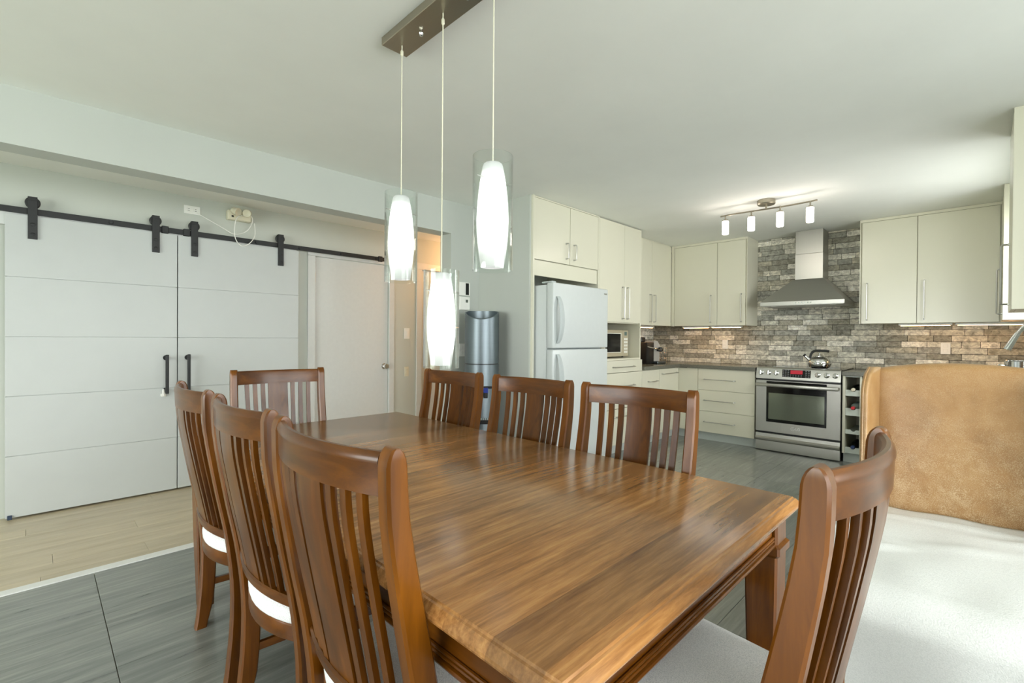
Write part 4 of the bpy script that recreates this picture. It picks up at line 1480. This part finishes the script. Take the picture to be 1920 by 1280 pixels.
def make_chair(label):
    t = thing('dining_chair', label, 'chair', (0, 0, 0), 0, 'dining chairs around the table')
    for s in (-1, 1):
        loops = []
        for z in prof_z:
            hy = 0.0215 if z < 0.1 else (0.026 if z < 0.66 else 0.026 - (z - 0.66) / 0.33 * 0.006)
            if z == 0.0: hy = 0.0205
            loops.append(cham(s * PW, py(z), 0.0175, hy, z))
        for z, k in ((1.001, 0.88), (1.010, 0.70), (1.016, 0.48), (1.0195, 0.2)):
            loops.append(cham(s * PW, py(z), 0.0175 - (0.0 if k > 0.5 else 0.001), 0.020 * k, z, 0.004))
        bm = BM()
        loft(bm, loops)
        mk('rear_post', bm, M.wz, t, 35)
    t.scale = (1, 1, 1.0098)
    # crest rail, bowed back, rounded top
    bm = BM()
    loops = []
    n = 18
    for i in range(n + 1):
        x = -PW + 0.016 + (2 * PW - 0.032) * i / n
        pts = []
        for yy, zz in ((-0.011, 0.938), (0.011, 0.938), (0.011, 0.998), (0.009, 1.006), (0.003, 1.011), (-0.004, 1.011), (-0.010, 1.005), (-0.0125, 0.997), (-0.0125, 0.992), (-0.011, 0.988)):
            pts.append((x, py(zz) + sag(x) + yy, zz))
        loops.append(pts)
    loft(bm, loops)
    mk('crest_rail', bm, M.wx, t, 30)
    bm = BM()
    loops = []
    for i in range(n + 1):
        x = -PW + 0.016 + (2 * PW - 0.032) * i / n
        loops.append([(x, py(zz) + sag(x) + yy, zz) for yy, zz in ((-0.011, 0.494), (0.011, 0.494), (0.012, 0.518), (0.006, 0.522), (-0.006, 0.522), (-0.012, 0.518))])
    loft(bm, loops)
    mk('lower_rail', bm, M.wx, t, 30)
    zz = [0.519 + (0.939 - 0.519) * k / 12 for k in range(13)]
    for x in (-0.160, -0.119, -0.078, 0.078, 0.119, 0.160):
        bm = BM()
        loft(bm, [[(x * (0.93 + 0.07 * (z - 0.519) / 0.42) + dx, py(z) + sag(x) + dy, z) for dx, dy in ((-0.0105, -0.006), (0.0105, -0.006), (0.0105, 0.006), (-0.0105, 0.006))] for z in zz])
        mk('slat', bm, M.wz, t, 35)
    bm = BM()
    xs = [-0.051 + 0.102 * k / 6 for k in range(7)]
    loops = []
    for z in zz:
        lp = [(x, py(z) + sag(x) - 0.005, z) for x in xs] + [(x, py(z) + sag(x) + 0.005, z) for x in reversed(xs)]
        loops.append(lp)
    loft(bm, loops)
    mk('splat', bm, M.wz, t, 35)

    # seat frame and cushion: bowed at the back, tapering backwards
    def outline(off, n=10):
        pts = []
        hb, hf, yb, yf = 0.195 - off, 0.225 - off, 0.095 + off * 0.3, 0.50 - off
        for k in range(n + 1):          # back edge, bowed
            x = -hb + 2 * hb * k / n
            pts.append((x, yb - 0.05 * (1 - (x / hb) ** 2)))
        for k in range(1, 4):
            pts.append((hb + (hf - hb) * k / 4, yb + (yf - 0.03 - yb) * k / 4))
        pts += [(hf, yf - 0.03), (hf - 0.009, yf - 0.009), (hf - 0.03, yf)]
        for k in range(1, 6):
            x = hf - 0.03 - (2 * hf - 0.06) * k / 6
            pts.append((x, yf + 0.012 * (1 - (x / hf) ** 2)))
        pts += [(-hf + 0.03, yf), (-hf + 0.009, yf - 0.009), (-hf, yf - 0.03)]
        for k in range(3, 0, -1):
            pts.append((-(hb + (hf - hb) * k / 4), yb + (yf - 0.03 - yb) * k / 4))
        return pts

    bm = BM()
    loft(bm, [[(x, y, z) for x, y in outline(o)] for o, z in ((0.004, 0.384), (0.0, 0.387), (0.0, 0.426), (0.004, 0.429))])
    mk('seat_frame', bm, M.wx, t, 30)
    bm = BM()
    loft(bm, [[(x, y, z) for x, y in outline(o)] for o, z in ((0.006, 0.4295), (-0.001, 0.438), (-0.002, 0.452), (0.003, 0.463), (0.015, 0.473), (0.045, 0.481), (0.09, 0.485), (0.14, 0.487))])
    mk('seat_cushion', bm, M.seat, t, 60)
    for s in (-1, 1):
        bm = BM()
        loft(bm, [cham(s * 0.195, 0.462, h, h, z) for z, h in ((0.0, 0.015), (0.2, 0.019), (0.384, 0.022))])
        mk('front_leg', bm, M.wz, t, 20)
        bm = BM()
        loft(bm, [[(s * 0.222 - s * 0.027 * k - 0.007, 0.12 + (0.45 - 0.12) * k, z) for z in (0.165, 0.19)] + [(s * 0.222 - s * 0.027 * k + 0.007, 0.12 + (0.45 - 0.12) * k, z) for z in (0.19, 0.165)] for k in (0, 1)])
        mk('side_stretcher', bm, M.wy, t, 0)
    mk('cross_stretcher', box(BM(), (-0.205, 0.27, 0.168), (0.205, 0.284, 0.188), 0.002), M.wx, t, 0)
    return t


def at(cx, cy, ang):
    """place by post-top midpoint and the facing direction (degrees from +Y, anticlockwise)"""
    return (cx, cy, 0), math.radians(ang)


proto = make_chair('wooden slat-back dining chair at the table end beside the leather armchair')
spots = [(1.023, 0.160, -1.7, None),
         (0.404, 0.912, -88.0, 'wooden slat-back dining chair largest and nearest on the barn-door side of the table'),
         (0.407, 1.482, -89.3, 'wooden slat-back dining chair in the middle of the barn-door side of the table'),
         (0.409, 2.071, -90.6, 'wooden slat-back dining chair furthest from the camera on the barn-door side of the table'),
         (1.637, 0.955, 92.1, 'wooden slat-back dining chair on the kitchen side of the table nearest the stove'),
         (1.635, 1.505, 91.0, 'wooden slat-back dining chair on the kitchen side of the table in front of the fridge'),
         (1.634, 2.096, 90.9, 'wooden slat-back dining chair on the kitchen side before the water cooler'),
         (0.966, 2.815, 173.9, 'wooden slat-back dining chair at the far table end before the barn doors')]
for cx, cyy, ang, lab in spots:
    loc, rz = at(cx, cyy, ang)
    # the posts' tops stand 8 mm in front of the local origin
    loc = (loc[0] + 0.008 * math.sin(rz), loc[1] - 0.008 * math.cos(rz), 0)
    if lab is None:
        proto.location, proto.rotation_euler = loc, (0, 0, rz)
    else:
        dup(proto, loc, rz, lab)

# ------------------------------------------------------------------ leather wing chair with blanket
# local frame: x along the back (to the wall opening side), y forward, z up
t = thing('wing_chair', 'worn tan leather wing armchair under a white blanket', 'armchair', (2.47, 0.05, 0), PI / 2 + math.radians(4))
bm = BM()
nx, nz = 16, 14
grid = []
HW = 0.262


def back_top(x):
    return 1.122 - 0.028 * (abs(x) / HW) ** 2.2


loops = []
for i in range(nx + 1):
    x = -HW + 2 * HW * i / nx
    zt = back_top(x)
    lp = []
    for k in range(nz + 1):
        s = k / nz
        z = 0.40 + (zt - 0.025 - 0.40) * s
        puff = 0.022 * math.sin(PI * min(1, s * 1.02)) ** 0.7 * (1 - (abs(x) / HW) ** 4)
        lp.append((x, 0.0 + puff - 0.055 * s, z))
    for a in range(1, 8):
        an = PI * a / 8
        lp.append((x, -0.055 - 0.035 + 0.035 * math.cos(an), zt - 0.025 + 0.026 * math.sin(an)))
    for k in range(nz, -1, -1):
        s = k / nz
        lp.append((x, -0.125 + 0.0 * s, 0.40 + (zt - 0.025 - 0.40) * s))
    loops.append(lp)
loft(bm, loops)
mk('backrest', bm, M.leather, t, 60)
for s in (1, -1):
    bm = BM()
    loops = []
    nlev = 26
    for k in range(nlev + 1):
        u = k / nlev
        z = 0.40 + (1.10 - 0.40) * u
        # reach of the wing shrinks at the top, flare stays
        reach = 0.165 if z < 0.98 else 0.165 * math.sqrt(max(0.0, 1 - ((z - 0.98) / 0.125) ** 2.2)) + 0.002
        bx, by = 0.262, -0.075
        tx, ty = 0.262 + 0.11 * (reach + 0.05), -0.055 * u + reach
        dx, dy = tx - bx, ty - by
        L = math.hypot(dx, dy)
        nxv, nyv = dy / L, -dx / L
        th = 0.022
        lp = []
        m = 10
        for q in range(m + 1):
            f = q / m
            bul = 0.010 * math.sin(PI * f)
            lp.append((bx + dx * f - nxv * (th * 0.35 + bul * 0.4), by + dy * f - nyv * (th * 0.35 + bul * 0.4), z))
        for q in range(1, 6):
            an = PI * q / 6
            ex, ey = dx / L, dy / L
            lp.append((tx + ex * th * math.sin(an) - nxv * th * (0.35 if q < 3 else 1.0) * math.cos(an), ty + ey * th * math.sin(an) - nyv * th * (0.35 if q < 3 else 1.0) * math.cos(an), z))
        for q in range(m, -1, -1):
            f = q / m
            lp.append((bx + dx * f + nxv * th, by + dy * f + nyv * th, z))
        loops.append([(s * p[0], p[1], p[2]) for p in lp])
    loft(bm, loops)
    w = mk('wing', bm, M.leather, t, 180)
    # piping along the outer front edge
    pth = []
    for k in range(3, nlev + 1):
        lp = loops[k]
        pth.append(Vector(lp[14]))
    mk('piping', tube(BM(), pth, 0.0035, 6), M.leather, w)
mk('seat', box(BM(), (-0.36, -0.02, 0.19), (0.36, 0.60, 0.455), 0.05, 4), M.leather, t, 60)
for sx in (-0.30, 0.30):
    for sy in (-0.06, 0.52):
        bm = BM()
        loft(bm, [sq(sx, sy, h, z, 0.003) for z, h in ((0.0, 0.018), (0.20, 0.028))])
        mk('leg', bm, M.wz, t, 20)

# blanket thrown over the seat and hanging down the front
def crease(x, s):
    h = 0.0
    for cx, cs, ang, ln, wd, hh in ((0.30, 0.16, 0.5, 0.10, 0.012, 0.010), (0.33, 0.30, 0.9, 0.12, 0.014, 0.012), (0.24, 0.42, 0.4, 0.10, 0.016, 0.008), (0.10, 0.10, 0.1, 0.14, 0.012, 0.008),
                                  (-0.12, 0.09, -0.1, 0.16, 0.014, 0.010), (0.34, 0.52, 0.7, 0.10, 0.014, 0.010), (-0.20, 0.13, 0.2, 0.12, 0.016, 0.012), (0.02, 0.30, 0.3, 0.16, 0.03, 0.006)):
        dx, ds = x - cx, s - cs
        a = dx * math.cos(ang) + ds * math.sin(ang)
        b_ = -dx * math.sin(ang) + ds * math.cos(ang)
        h += hh * math.exp(-(a / ln) ** 2 - (b_ / wd) ** 2)
    return h


U, V = 64, 72
rw = random.Random(5)
waves = [(rw.uniform(4, 16), rw.uniform(-12, 12), rw.uniform(0, 6.3), rw.uniform(0.0002, 0.0007)) for _ in range(12)]
bm = BM()
rowsv = []
for j in range(V + 1):
    v = j / V
    s = v * 1.20                     # arc length from the back edge forward
    rv = []
    for i in range(U + 1):
        u = i / U
        x = -0.47 + 0.90 * u
        R0 = 0.09
        flat = 0.66
        if s < flat:
            y, z = 0.015 + s, 0.528 - 0.043 * (s / flat) ** 1.3
        elif s < flat + R0 * PI / 2 * 0.92:
            a = (s - flat) / R0
            y, z = 0.015 + flat + R0 * math.sin(a), 0.485 - R0 * (1 - math.cos(a))
        else:
            a = PI / 2 * 0.92
            e = s - flat - R0 * a
            y, z = 0.015 + flat + R0 * math.sin(a) - e * 0.22 - e * e * 0.12, 0.485 - R0 * (1 - math.cos(a)) - e * 0.99
        # sides slope down
        e = max(0, abs(x + 0.02) - 0.33)
        z -= 1.6 * e * e if e < 0.2 else 0
        w = sum(A * math.sin(fx * x * 2.2 + fy * s * 1.6 + ph) for fx, fy, ph, A in waves)
        back = max(0.0, 1 - s / 0.12)
        z += w * (1.0 if s < flat else 0.6) + 0.006 * back * (0.5 + 0.5 * math.sin(x * 23 + 1)) + crease(x, s)
        y += (w * 1.6 if s > flat else 0)
        rv.append(bm.verts.new((x, y, max(z, 0.03))))
    rowsv.append(rv)
for j in range(V):
    for i in range(U):
        bm.faces.new((rowsv[j][i], rowsv[j][i + 1], rowsv[j + 1][i + 1], rowsv[j + 1][i]))
bmesh.ops.recalc_face_normals(bm, faces=bm.faces)
bmesh.ops.solidify(bm, geom=list(bm.faces), thickness=-0.010)
b = mk('blanket', bm, M.fleece, None, 180)
b.location = t.location
b.rotation_euler = t.rotation_euler
tag(b, 'white fleece blanket spread over the leather armchair seat', 'blanket')
